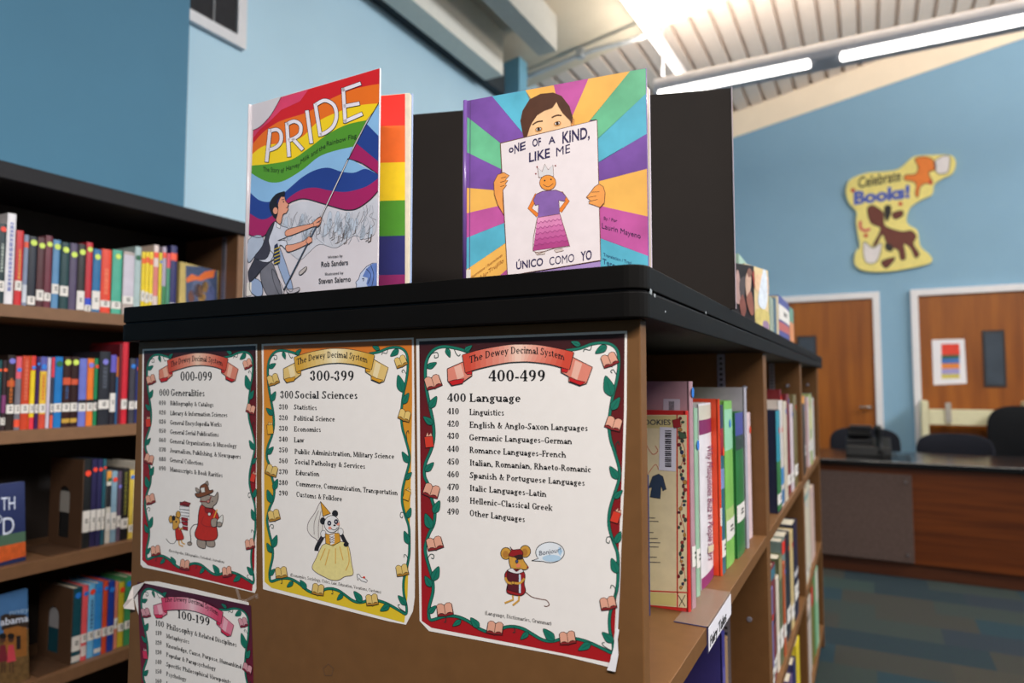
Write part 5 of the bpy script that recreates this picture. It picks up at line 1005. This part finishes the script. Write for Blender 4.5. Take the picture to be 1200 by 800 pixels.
# black display board
a = onZ(856.5, 103, TZ + .393); c = onZ(484, 134, TZ + .393); d = (a - c).normalized(); n = Vector((d.y, -d.x, 0)); c = c - d * .03
r = thing('display_board', ((a.x + c.x) / 2, (a.y + c.y) / 2, TZ), 'plain black display board standing behind the two picture books', 'board')
b = MB(); V = [Vector((q.x, q.y, TZ)) for q in (c, a)]
b.hull([V[0], V[1], V[1] - n * -.006 * (1 if n.y > 0 else -1), V[0] - n * -.006 * (1 if n.y > 0 else -1)], [v + Vector((0, 0, .393)) for v in (V[0], V[1], V[1] - n * -.006 * (1 if n.y > 0 else -1), V[0] - n * -.006 * (1 if n.y > 0 else -1))], mat((34, 27, 23), .65, .08, 12, 0, .2)); b.build('panel', r, .0006)
b = MB(); e = V[1] + d * .0012
b.hull([V[1] + d * .0001, e, e + n * .006, V[1] + n * .006 + d * .0001], [v + Vector((0, 0, .393)) for v in (V[1] + d * .0001, e, e + n * .006, V[1] + n * .006 + d * .0001)], mat((206, 186, 196), .5)); b.build('pale_edge', r)
def open_stand(name, spine, edge, back, h, col, backcol, label, pages_t=.008):
    """book standing open like a tent: front cover spine->edge, back cover spine->back"""
    s, e, k = [Vector((q[0], q[1], TZ)) for q in (spine, edge, back)]
    r = thing(name, ((s.x + e.x + k.x) / 3, (s.y + e.y + k.y) / 3, TZ), label, 'book'); up = Vector((0, 0, h))
    def board(p, q, t, side, m, nm, zi=0, shrink=0, bev=.0006):
        dd = (q - p).normalized(); nn = Vector((dd.y, -dd.x, 0))
        if nn.dot(O - p) < 0: nn = -nn
        nn = nn * side; p2, q2 = p + dd * shrink, q - dd * shrink; lo = Vector((0, 0, zi)); hi = up - Vector((0, 0, zi))
        bb = MB(); bb.hull([p2 + lo, q2 + lo, q2 + nn * t + lo, p2 + nn * t + lo], [p2 + hi, q2 + hi, q2 + nn * t + hi, p2 + nn * t + hi], m); return bb.build(nm, r, bev)
    m = mat(col, .3, .04, 20, 0, .5, 0, 0, .4)
    board(s, e, .0025, -1, m, 'front_cover'); board(s, k, .0025, -1, mat(backcol, .35), 'back_cover')
    dk = (k - s).normalized(); nk = Vector((dk.y, -dk.x, 0)); nk = nk if nk.dot(O - s) > 0 else -nk
    de0 = (e - s).normalized(); bb = MB(); zi = Vector((0, 0, .003)); s0, k0, e0 = s + dk * .008 + nk * .0002, k - dk * .002 + nk * .0002, None
    k1 = k0 + nk * pages_t; ring = [s0, k0, k1]; bb.hull([p + zi for p in ring], [p + up - zi for p in ring], PAGES); bb.build('pages', r)
    s.freeze() if False else None; nrm = (k1 - s0).normalized(); nk2 = Vector((nrm.y, -nrm.x, 0)); nk2 = nk2 if nk2.dot(O - s) > 0 else -nk2
    b = MB(); ds = (s - (e + k) / 2).normalized(); b.tube([s + ds * .0012 - (e - s).normalized() * .0, s + ds * .0012 + up], .003, m, 12); b.build('spine', r, 0, True)
    de = (e - s).normalized(); ne = Vector((de.y, -de.x, 0)); ne = ne if ne.dot(O - s) > 0 else -ne
    return r, Surf(s, ne), Surf(k1, nk2), edges(s, e, h), edges(s0, k1, h - .003, .001)
# ---- PRIDE
H1 = .295; s = onZ(294, 123, TZ + H1); e = onZ(445.5, 79.5, TZ + H1); k = onZ(484, 109.5, TZ + H1)
r, S, SK, E_, EK = open_stand('picture_book', s, e, k, H1, (216, 208, 214), (150, 170, 210), 'upright open picture book titled PRIDE with a waving rainbow flag cover', .009)
A = Art(S, .0005); G = 'flag_print'
def q(x, y): return (280 + x / 5.333, 70 + y / 5.333)
def g(x, y): return (280 + x / 5.333, 210 + y / 5.333)
C_RED, C_OR, C_YE, C_GR = mat((206, 34, 40), .3, .1, 8), mat((232, 112, 30), .3, .08, 8), mat((244, 208, 30), .3, .05, 8), mat((84, 150, 44), .3, .08, 8)
C_LB, C_BL, C_MG = mat((138, 184, 226), .3, .12, 10), mat((42, 66, 142), .3, .1, 8), mat((164, 34, 96), .3, .1, 8)
T0 = [(330, 114), (318, 135), (306, 148), (297.8, 152.5), (297, 153)]
def band(up_, dn, m, l):
    A.poly(G, smooth_line(up_, 5) + smooth_line(dn, 5)[::-1], m, l)
B1 = [(296.5, 169), (308, 156), (323, 145), (336, 139.5), (362, 131), (385, 117.5), (411, 106), (430, 101), (445, 98.5)]
B2 = [(296, 180.8), (310, 171), (336, 167), (355, 160), (374, 142), (400, 130), (422.5, 123.4), (445, 121.3)]
B3 = [(295.5, 194), (317.5, 192), (342, 187), (360.6, 175), (385, 157), (407.5, 146), (430, 141)]
B4 = [(295, 203), (306, 209.7), (319, 214), (334, 211.6), (355, 199), (374, 184), (392.5, 177), (414, 172)]
B5 = [(294, 226), (304, 234.4), (315.6, 236.6), (327, 231.6), (338, 222), (355, 207.5), (370, 199.4), (385, 196.6), (400, 201), (415, 202.5), (429, 198), (443.8, 205)]
B6 = [(293, 250), (306, 257), (317.5, 254), (329, 243), (340, 231), (355, 222), (370, 220), (385, 223), (400, 225), (412, 224), (430, 218.5), (443.8, 209)]
B7 = [(292, 274.7), (302.5, 278.4), (312, 274.7), (324, 259), (336, 241), (347.5, 234.4), (359, 233), (377.5, 238), (400, 244.7), (409, 246), (419.5, 244), (433.5, 234.5), (443.4, 224)]
A.poly(G, smooth_line(T0, 4) + smooth_line(B1, 5) + [(445.3, 80.2), (400, 93.5)], C_RED, 1)
A.poly(G, [(330, 114.5), (362, 105), (352, 119), (330, 129), (316, 143), (304, 153), (297.3, 162), (297.4, 153), (306, 148), (318, 135)], mat((214, 66, 104), .3, .15, 20), 1.5)
band(B1, B2, C_OR, 1); A.poly(G, smooth_line(B2, 5) + [(444.5, 122), (430, 141)] + smooth_line(B3, 5)[::-1][1:], C_YE, 1); band(B3, B4, C_GR, 1)
A.poly(G, smooth_line(B4, 5) + [(409.4, 185.3), (428, 196), (443.8, 204)] + smooth_line(B5, 5)[::-1], C_LB, 1.2); band(B5, B6, C_BL, 1.4); band(B6, B7, C_MG, 1.4)
A.poly(G, [(445, 121.5), (430, 145), (445, 160.5)], C_LB, 1.8); A.poly(G, [(430, 145), (418.5, 168.5), (444.6, 190), (444.8, 160.5)], C_BL, 1.8); A.poly(G, [(418.5, 168.5), (409.4, 186.3), (425, 191), (443.8, 204.3), (444.4, 190)], C_MG, 1.8)
LINE = mat((30, 26, 30), .4)
A.line(G, T0, .6, LINE, 2.2, 4); A.line(G, [(445, 119.8), (427, 151), (409.4, 186)], .9, LINE, 2.6, 0); A.line(G, [(409.4, 186.3), (425, 191.5), (443.8, 204.5)], .7, LINE, 2.6, 4); A.line(G, B7, .6, LINE, 2.4, 5)
# sketched crowd
C = 'crowd_print'; PB = mat((190, 200, 216), .45, .1, 40); PG = mat((160, 166, 178), .5)
A.poly(C, smooth_line([(326, 262), (338, 243), (358, 236), (378, 241), (404, 248), (424, 244), (442, 232), (441, 270), (428, 280), (415, 276), (395, 290), (375, 286), (362, 296), (352, 304), (340, 296), (330, 284)], 4, True), mat((202, 202, 212), .4, .08, 30), .6)
rr = random.Random(11)
for i in range(90):
    x = rr.uniform(332, 440); y0_ = 244 + rr.uniform(0, 24) + (4 if x < 420 else -6); L_ = rr.uniform(8, 22)
    A.line(C, [(x, y0_), (x + rr.uniform(-5, 3), y0_ + L_ * .5), (x + rr.uniform(-8, 5), min(y0_ + L_, 288))], .5, PG if i % 4 else mat((122, 116, 120), .5), 1.2 + (i % 3) * .2, 3)
for i in range(26):
    x = rr.uniform(334, 436); y0_ = rr.uniform(248, 268); A.shape(C, [(x, y0_), (x + 3, y0_ + 2), (x + 2, y0_ + 12), (x - 3, y0_ + 14)], PB, .9, .4, 3, PG)
for i in range(16):
    x = rr.uniform(340, 436); y0_ = rr.uniform(272, 288); A.line(C, [(x, y0_ - 8), (x - 1, y0_), (x - 4, y0_ + 1.5)], .8, mat((96, 84, 78), .5), 1.6, 0)
# flag bearer
M_ = 'figure_print'; SKN = mat((226, 156, 128), .4, .06); HAIR = mat((34, 32, 40), .4); SHIRT = mat((206, 208, 222), .4, .1, 60); VEST = mat((62, 58, 70), .4, .15, 60); TRS = mat((116, 114, 124), .4, .12, 60); SHD = mat((152, 170, 204), .4)
def fg(pts, m, l, w=.6, sm=3, n=M_): A.shape(n, [g(*p) for p in pts], m, l, w, sm, LINE)
fg([(62, 380), (140, 350), (160, 420), (110, 470), (60, 520)], mat((176, 186, 206), .4, .1), 1.6, .4)
fg([(255, 420), (320, 600), (340, 690), (310, 690), (255, 560), (240, 480)], SHD, 1.8); fg([(80, 620), (140, 640), (150, 720), (110, 730), (70, 690)], SHD, 1.6)
fg([(140, 560), (200, 510), (250, 620), (275, 740), (200, 745), (150, 660)], TRS, 2.2); fg([(210, 560), (240, 600), (285, 700), (265, 735), (220, 640)], mat((206, 200, 208), .4), 2.0)
fg([(300, 690), (345, 685), (380, 675), (375, 700), (320, 715)], mat((190, 184, 192), .4), 2.2); fg([(380, 580), (425, 545), (420, 570), (388, 598)], mat((190, 180, 176), .4), 2.2)
fg([(62, 590), (70, 560), (120, 470), (180, 440), (220, 470), (195, 520), (150, 560), (100, 620), (70, 640)], VEST, 2.8)
fg([(225, 265), (262, 290), (310, 305), (322, 330), (300, 362), (245, 385), (300, 385), (300, 440), (262, 410), (240, 480), (180, 520), (110, 490), (150, 420), (180, 330)], SHIRT, 3.0)
fg([(225, 265), (180, 330), (150, 420), (100, 490), (170, 500), (200, 440), (190, 380), (215, 310)], VEST, 3.6); fg([(240, 270), (265, 290), (262, 310), (240, 300)], mat((232, 232, 238), .4), 3.8, .4, 0)
fg([(302, 318), (400, 290), (465, 275), (495, 245), (520, 235), (518, 270), (500, 298), (470, 297), (400, 325), (305, 358)], SKN, 4.4); fg([(298, 415), (340, 408), (410, 385), (440, 358), (462, 370), (455, 395), (430, 408), (350, 445), (305, 452)], SKN, 4.4)
fg([(240, 235), (250, 150), (270, 108), (290, 112), (298, 140), (316, 158), (308, 172), (314, 186), (300, 212), (280, 222), (265, 280), (238, 262)], SKN, 4.2)
fg([(196, 180), (200, 140), (235, 95), (275, 80), (292, 78), (288, 110), (262, 112), (244, 140), (252, 180), (240, 245), (215, 228)], HAIR, 4.8, 0); A.oval(M_, g(234, 198), 3, 4.2, SKN, 5.6, .4); A.oval(M_, g(284, 142), .7, .9, INK, 5.2); A.line(M_, [g(272, 130), g(290, 126)], .6, INK, 5.2, 0); A.line(M_, [g(300, 178), g(310, 180)], .6, MAR, 5.2, 0)
fg([(228, 415), (245, 400), (262, 480), (258, 525), (225, 532), (222, 480)], mat((44, 52, 84), .4), 4.6, .4, 0)
for j in range(5): A.line(M_, [g(226, 440 + j * 22), g(262, 424 + j * 22)], 1.0, mat((216, 186, 60), .4), 5.2, 0)
A.line(M_, [(409.2, 186), (377, 255), (333.5, 340)], 1.6, LINE, 5.4, 0); A.line(M_, [(408.6, 188), (377, 255)], .9, mat((226, 220, 224), .4), 5.9, 0); A.line(M_, [(377, 255), (334, 338)], .7, mat((96, 110, 134), .4), 5.9, 0)
fg([(470, 270), (500, 245), (522, 236), (516, 258), (488, 275), (515, 268), (505, 290), (476, 297)], SKN, 6.4, .4, 0); fg([(425, 392), (440, 358), (462, 368), (464, 390), (440, 405)], SKN, 6.4, .4, 0)
# face at the lower corner
def w_(x, y): return (360 + x / 5.714, 210 + y / 5.714)
A.shape('corner_face_print', [w_(*p) for p in ((328, 742), (335, 705), (328, 690), (348, 668), (360, 630), (400, 585), (440, 562), (470, 560), (469, 736), (380, 742))], mat((190, 200, 226), .4), 2, .7, 0, mat((60, 64, 90), .4))
A.shape('corner_face_print', [w_(*p) for p in ((375, 650), (400, 600), (440, 566), (470, 562), (469, 735), (420, 738), (400, 700), (410, 660))], mat((104, 130, 196), .4, .2, 60), 3, 0, 0)
for p in (((400, 600), (430, 640), (410, 700)), ((430, 575), (450, 640), (436, 720)), ((372, 668), (384, 664), (380, 682))): A.line('corner_face_print', [w_(*t_) for t_ in p], .7, mat((50, 56, 86), .4), 4)
# title letters
TT = 'title'; WHT = mat((236, 228, 238), .35); 
LET = [[[(178, 632), (198, 442)], [(198, 446), (240, 438), (266, 462), (266, 512), (236, 548), (190, 566)]], [[(317, 600), (304, 402)], [(304, 404), (350, 386), (388, 410), (386, 462), (350, 492), (312, 506)], [(344, 498), (398, 558)]], [[(456, 516), (430, 326)]],
       [[(512, 472), (482, 284)], [(482, 284), (540, 256), (596, 284), (614, 348), (596, 412), (556, 450), (512, 472)]], [[(668, 388), (656, 186)], [(654, 190), (758, 152)], [(664, 292), (750, 276)], [(668, 386), (768, 342)]]]
for L_ in LET:
    for st_ in L_:
        p_ = [q(*t_) for t_ in st_]; sm = 6 if len(st_) > 3 else 0
        ex = lambda a, c, f: (a[0] + (a[0] - c[0]) * f, a[1] + (a[1] - c[1]) * f)
        lo = math.hypot(p_[0][0] - p_[1][0], p_[0][1] - p_[1][1]); le = math.hypot(p_[-1][0] - p_[-2][0], p_[-1][1] - p_[-2][1])
        big = [ex(p_[0], p_[1], 2.0 / lo)] + p_[1:-1] + [ex(p_[-1], p_[-2], 2.0 / le)] if not sm else p_
        med = [ex(p_[0], p_[1], 1.4 / lo)] + p_[1:-1] + [ex(p_[-1], p_[-2], 1.4 / le)] if not sm else p_
        A.line(TT, big, 5.2, LINE, 3.0, sm); A.line(TT, med, 4.0, WHT, 3.7, sm)
DK_ = mat((40, 60, 36), .4)
for t_, a_, c_ in (('The Story of', (309, 201), (333.5, 202.5)), ('Harvey', (336, 200.5), (352, 195)), ('Milk', (353, 192.5), (363.3, 185)), ('and', (365.3, 183.8), (373, 179)), ('the', (374.4, 178), (382, 173.4)), ('Rainbow Flag', (383.4, 171.4), (418.4, 161.5))):
    A.text('subtitle', t_, a_, c_, 5.4, DK_, 3, bold=.0)
TX = mat((44, 40, 46), .4)
for t_, a_, c_, h_ in (('Written by', (384.5, 302.8), (402, 300.8), 2.8), ('Rob Sanders', (377, 312.6), (408.3, 310), 5.8), ('Illustrated by', (381.4, 322.4), (403, 320.8), 2.8), ('Steven Salerno', (374, 332.2), (411.5, 329.5), 5.8)): A.text('author_lettering', t_, a_, c_, h_, TX, 2, bold=.01)
A.shape('call_number_label', [(290, 331.5), (295.5, 330.5), (295, 346), (289.5, 347)], LABEL, 2, 0, 0)
A.build(r, E_)
A = Art(SK, .0004)
for y0_, y1_, cc in ((104, 147, (232, 34, 20)), (147, 190, (240, 106, 24)), (190, 234.5, (246, 208, 20)), (234.5, 276, (72, 146, 34)), (276, 321.6, (36, 40, 110)), (321.6, 346, (140, 30, 96))):
    w0 = 1.2
    yl = lambda y: y
    A.poly('rainbow_endpaper', [(436, y0_ + 1.2), (474.8, y0_ if y0_ > 104 else 108.8), (474.8, y1_), (436, y1_ + 1.2)], mat(cc, .4, .05, 60), 1)
A.build(r, EK)
# ---- ONE OF A KIND, LIKE ME
H2 = .235; s = onZ(546.5, 118, TZ + H2); e = onZ(757.5, 79.5, TZ + H2); k = Vector((e.x - .012, e.y + .055, 0))
r, S, SK, E_, EK = open_stand('picture_book', s, e, k, H2, (120, 84, 160), (206, 196, 214), 'upright picture book titled ONE OF A KIND LIKE ME showing a child holding a drawing', .010)
A = Art(S, .0005); G = 'ray_print'
PUR, TEA, ORA, MAG, GRN = mat((118, 78, 156), .3, .34, 16), mat((88, 172, 196), .3, .28, 16), mat((246, 184, 92), .3, .14, 16), mat((190, 88, 156), .3, .26, 16), mat((104, 180, 138), .3, .32, 16)
for pts, m in (([(545.6, 118.6), (577, 113), (616, 160), (588, 169), (545, 135)], PUR), ([(577, 113), (616, 106), (624, 118), (614.6, 158)], TEA), ([(616, 106), (649, 100), (652, 112), (622, 120)], ORA), ([(649, 100), (689.7, 92.5), (672, 136), (652, 112)], MAG),
    ([(689.7, 92.5), (738.4, 83.6), (690, 143), (671, 150), (671, 136)], ORA), ([(738.4, 83.6), (756.8, 80.5), (757.2, 110), (701, 163), (699, 140), (692, 141)], GRN), ([(757.2, 110), (758, 157), (701, 191), (701, 162)], TEA), ([(758, 157), (759.6, 197.6), (702, 212.5), (701, 190)], PUR),
    ([(759.6, 197.6), (760.6, 254), (702, 241), (702, 212)], ORA), ([(760.6, 254), (761.4, 300.6), (703, 279), (702, 241)], MAG), ([(761.4, 300.6), (761.7, 319), (704, 322), (703, 278)], TEA), ([(704, 306), (704, 324), (596, 330), (596, 322)], mat((168, 140, 196), .3, .1)),
    ([(545, 135), (588, 168.5), (588, 198.5), (544.3, 177)], GRN), ([(544.3, 177), (588, 198.3), (580, 223), (544.3, 220)], PUR), ([(544.3, 220), (580, 222.8), (590, 240), (544.2, 250.6)], ORA), ([(544.2, 250.6), (590, 240), (592, 261), (543.9, 280)], MAG),
    ([(543.9, 280), (592, 260.5), (593, 285), (543.8, 318)], TEA), ([(543.8, 318), (593, 284.5), (596, 314), (578, 330), (543.8, 334)], ORA), ([(578, 330), (597, 313), (598, 328)], MAG)): A.poly(G, pts, m, 1)
A.line(G, [(551.5, 118), (550.5, 330)], .8, mat((90, 70, 120), .3), 1.6, 0)
K_ = 'child_print'; SK2 = mat((246, 200, 150), .35, .08, 40); HR = mat((84, 50, 34), .35, .12, 60); BRN = mat((112, 70, 50), .4); ORS = mat((238, 158, 80), .4, .1, 60)
A.shape(K_, [(616, 160), (617.5, 148), (627, 134), (640, 118), (655, 116), (668, 130), (672, 152), (640, 162)], SK2, 2, 0, 0)
A.shape(K_, [(613.8, 160), (610.4, 142), (613, 130), (621, 117), (634, 110.5), (648.7, 109), (658.5, 113), (667.7, 125), (671.5, 138), (671, 146), (668, 141), (660, 133), (655, 125), (652.5, 119.5), (648, 126), (645, 127.5), (638, 130), (630, 135), (624, 143.5), (621, 150), (618, 160)], HR, 3, .4, 0, BRN)
A.shape(K_, [(669, 141), (673, 139.5), (673, 148), (670, 150)], ORS, 2.8, .4, 0, BRN)
for c_, t_ in (((631.7, 152), -.25), ((653.6, 145.2), -.25)):
    A.oval(K_, c_, 4.6, 3, mat((238, 166, 96), .4), 3.4, 0, t_); A.oval(K_, (c_[0], c_[1] - .3), 3.4, 1.9, mat((222, 206, 196), .4), 4, .5, t_); A.oval(K_, (c_[0], c_[1] - .3), 1.6, 1.7, mat((50, 34, 30), .3), 4.8)
A.line(K_, [(624.5, 146.5), (630, 143), (636.5, 142)], 1.2, HR, 4.2); A.line(K_, [(647, 138), (653, 135.4), (658.5, 135.6)], 1.2, HR, 4.2)
SHT = 'held_sheet_print'; SP = mat((236, 224, 226), .35, .03, 60)
A.shape(SHT, [(587, 168.3), (700.2, 141), (704.4, 305), (595.4, 323.2)], SP, 5, 1.0, 0, BRN)
DKB = mat((48, 40, 82), .35); TT = 'title'
for t_, a_, c_, h_ in (('o', (597, 179.5), (602.5, 178.4), 8), ('N', (603.5, 180.5), (609, 177.5), 10), ('E', (610, 177.5), (616.6, 175), 9), ('OF', (624.6, 172.4), (634.6, 170.6), 8.6), ('A', (643.4, 169.6), (651.4, 167.6), 8), ('KIND,', (659.6, 168.6), (691.6, 162), 13), ('LIKE', (620.6, 190.4), (645, 184.6), 10.5), ('ME', (652.4, 183.8), (668.6, 179), 10),
    ('ÚNICO', (605.6, 315.8), (637, 311), 8.8), ('COMO', (644.4, 311), (673.4, 306.8), 9.4), ('YO', (681, 306), (694, 303.6), 10.5)): A.text(TT, t_, a_, c_, h_, DKB, 6.4, bold=0 if 'M' in t_ else .02)
D_ = 'drawing_print'
A.shape(D_, [(632, 208.5), (630.6, 197), (636, 201.5), (639, 192.5), (643, 199.5), (648.5, 193.5), (649.5, 207)], mat((216, 212, 214), .4), 6, .6, 0, BRN); 
for c_ in ((630, 196), (651.5, 194.5), (628.5, 204)): A.oval(D_, c_, .9, .9, MAR, 6.4)
A.oval(D_, (642.6, 214.4), 9.6, 8.8, mat((236, 150, 60), .4), 6.6, .6, 0, 18, BRN)
for c_ in ((639, 212), (646.4, 210.6)): A.oval(D_, c_, .9, .9, INK, 7.4)
A.line(D_, [(637, 216.5), (643, 219.3), (649, 215.4)], .6, BRN, 7.4)
for p_ in ([(630, 228), (621.5, 244.5), (631, 253)], [(657.5, 226), (665.5, 236), (656.8, 248)]): A.line(D_, p_, 5.2, BRN, 5.9, 0); A.line(D_, p_, 4.2, mat((234, 128, 44), .4), 6.4, 0)
A.shape(D_, [(636, 224.6), (629, 228), (625.6, 235), (628, 241), (632, 240), (631, 255.2), (656.6, 251), (655.5, 235), (662, 236), (664, 231), (660, 226), (652, 223)], mat((136, 98, 170), .4, .12, 60), 7, .6, 0, BRN)
pk = [(226, 150, 190), (218, 132, 180), (208, 112, 168), (200, 96, 158), (190, 80, 146), (178, 66, 132)]
for j in range(6):
    def ed(f): return ((630.6 + (625.4 - 630.6) * f, 255 + (294 - 255) * f), (656.6 + (668 - 656.6) * f, 250.8 + (288 - 250.8) * f))
    a_, b_ = ed(j / 6), ed((j + 1) / 6); A.poly(D_, [a_[0], a_[1], b_[1], b_[0]], mat(pk[j], .4, .08, 60), 7)
    if j: A.line(D_, [(a_[0][0] + (a_[1][0] - a_[0][0]) * i / 12, a_[0][1] + (a_[1][1] - a_[0][1]) * i / 12 + (1.1 if i % 2 else -1.1)) for i in range(13)], .6, mat((158, 60, 124), .4), 7.6, 3)
A.line(D_, [(630.4, 255), (626, 278), (625.2, 294), (632, 297), (650, 291), (668.4, 288.6), (662, 268), (656.8, 251)], .6, BRN, 7.8, 0)
for p_ in ([(628, 296), (640, 294.5), (639, 298), (630, 299)], [(650, 293), (660, 291), (661, 294), (652, 296)]): A.shape(D_, p_, mat((216, 200, 192), .4), 6.4, .4, 0, BRN)
Hn = 'left_hand_print'
A.shape(Hn, [(579.4, 214), (584, 205), (591, 202.4), (597.5, 206), (593, 211), (596, 211.6), (592.6, 216.4), (594.6, 217), (590, 223), (590, 235), (591, 252), (584, 240), (580, 228)], ORS, 6, .7, 0, BRN)
for p_ in ([(588, 209), (594, 207.5)], [(587, 214), (593.5, 212)], [(587, 219), (592, 217.6)]): A.line(Hn, p_, .5, BRN, 7, 0)
Hn = 'right_hand_print'
A.shape(Hn, [(687.6, 231.6), (693, 225), (697, 219.5), (702.4, 216), (707.4, 219), (709.6, 226), (708.6, 238), (703.4, 243.4), (696, 240.6), (690.5, 239), (692, 235)], ORS, 6.2, .7, 0, BRN)
for p_ in ([(688.6, 232), (699, 230)], [(690, 236.6), (701, 234)], [(694, 225.6), (703, 225)]): A.line(Hn, p_, .5, BRN, 7, 0)
AU = 'author_lettering'; DP = mat((70, 36, 84), .4); DT = mat((36, 66, 110), .4); BO = mat((150, 84, 40), .4)
for t_, a_, c_, h_, m in (('By / Por', (708, 257.4), (723.5, 260.6), 3.6, DP), ('Laurin Mayeno', (705.8, 267.4), (751, 279.6), 6, DP), ('Translation / Trad', (707.5, 299.8), (740, 310), 3.6, DT), ('Tere', (706.6, 308.6), (721, 314.2), 6, DT), ('Illustrations / Ilustraciones', (552.7, 326.6), (589, 300), 3.2, BO), ('Liu-Trujillo', (563.7, 327), (590.7, 307), 4.6, BO)): A.text(AU, t_, a_, c_, h_, m, 3, bold=0)
A.shape('call_number_label', [(543.8, 316.8), (552, 315.6), (552, 329), (543.8, 331)], LABEL, 3, 0, 0)
A.build(r, E_)
# ---- books standing farther along the top, turned to the aisle
def aisle_book(xa, xb, ytop, X, t, col, label, prints=(), name='book', y0=None):
    XA = X - .034; ya = y0 or onX(xa, ytop + 40, XA).y; yb = onX(xb, ytop + 40, X).y; h = onX(xb, ytop, X).z - TZ
    r, S, E_ = flat_book(name, (XA, ya), (X, yb), TZ, h, t, col, label, 'books standing along the bookcase top', 0)
    A = Art(S, .0006)
    for k_, (pts, cc) in enumerate(prints): A.shape('cover_print', pts, mat(cc, .45, .15, 60), 1 + k_ * .5, 0, 3)
    if prints: A.build(r, E_)
    return r
aisle_book(858, 884.4, 312.5, -.209, .012, (34, 30, 34), 'black covered book showing people in pale clothes, on the bookcase top beside the display board',
   [([(862, 322), (864, 316), (866, 322), (868, 345), (866, 356), (861, 350)], (176, 140, 134)), ([(866, 330), (874, 324), (872, 345), (868, 352)], (70, 60, 62)), ([(873, 330), (876, 317), (880, 326), (878, 345), (875, 350)], (196, 160, 140)), ([(875, 318), (878, 314), (881, 320), (877, 325)], (130, 84, 70)), ([(866, 356), (870, 345), (874, 362), (870, 372)], (126, 70, 60)), ([(874, 350), (880, 342), (883, 366), (879, 368)], (140, 84, 70)), ([(881, 322), (883.5, 318), (884, 340)], (150, 50, 44))])
aisle_book(885.2, 901, 318, -.209, .010, (222, 196, 146), 'pale gold fairy book with a white oval on the bookcase top',
   [([(886, 322), (900, 325), (900, 345), (886, 340)], (230, 190, 150)), ([(888, 350), (894, 316), (898, 322), (899, 350), (896, 362), (891, 360)], (214, 220, 230)), ([(886, 362), (900, 366), (900, 386), (886, 380)], (206, 186, 110)), ([(894, 376), (900, 378), (900, 388), (894, 386)], (150, 120, 150))], 'book', 1.60)
GT = 'books standing along the bookcase top'
y0_ = onX(902.5, 380, -.215).y
def upright(x0, x1, ytop, col, label, **o):
    X = -.222; a_ = onX(x0, 380, X).y + .001; c_ = onX(x1, 380, X).y - .001; h = onX((x0 + x1) / 2, ytop, X).z - TZ
    book(X, a_, c_, TZ, h, .18, col, label, GT, **o)
upright(903.5, 908, 350, (156, 168, 150), 'grey-green spine nearest in the far cluster on the bookcase top')
upright(908.3, 911, 350, (70, 100, 120), 'slate blue spine second in the far cluster on the bookcase top')
upright(911.3, 913.5, 348, (206, 186, 150), 'cream spine third in the far cluster on the bookcase top')
upright(913.8, 926, 352, (70, 76, 150), 'thick blue book with white label in the far cluster on the bookcase top', lab=(.45, .8), bands=[(.2, .4, (190, 96, 90))])
upright(926.3, 931, 362, (100, 150, 130), 'green and orange spine last in the far cluster on the bookcase top', bands=[(.0, .6, (216, 140, 90))])
# tall pale green book behind the fairy book
b_ = onX(866, 297, -.235); r, S, E_ = flat_book('book', (-.262, onX(866, 300, -.262).y + .0), (-.27, 1.862), TZ, onX(866, 297, -.262).z - TZ, .012, (166, 196, 180), 'tall pale green book behind the fairy book on the bookcase top', GT, .0)
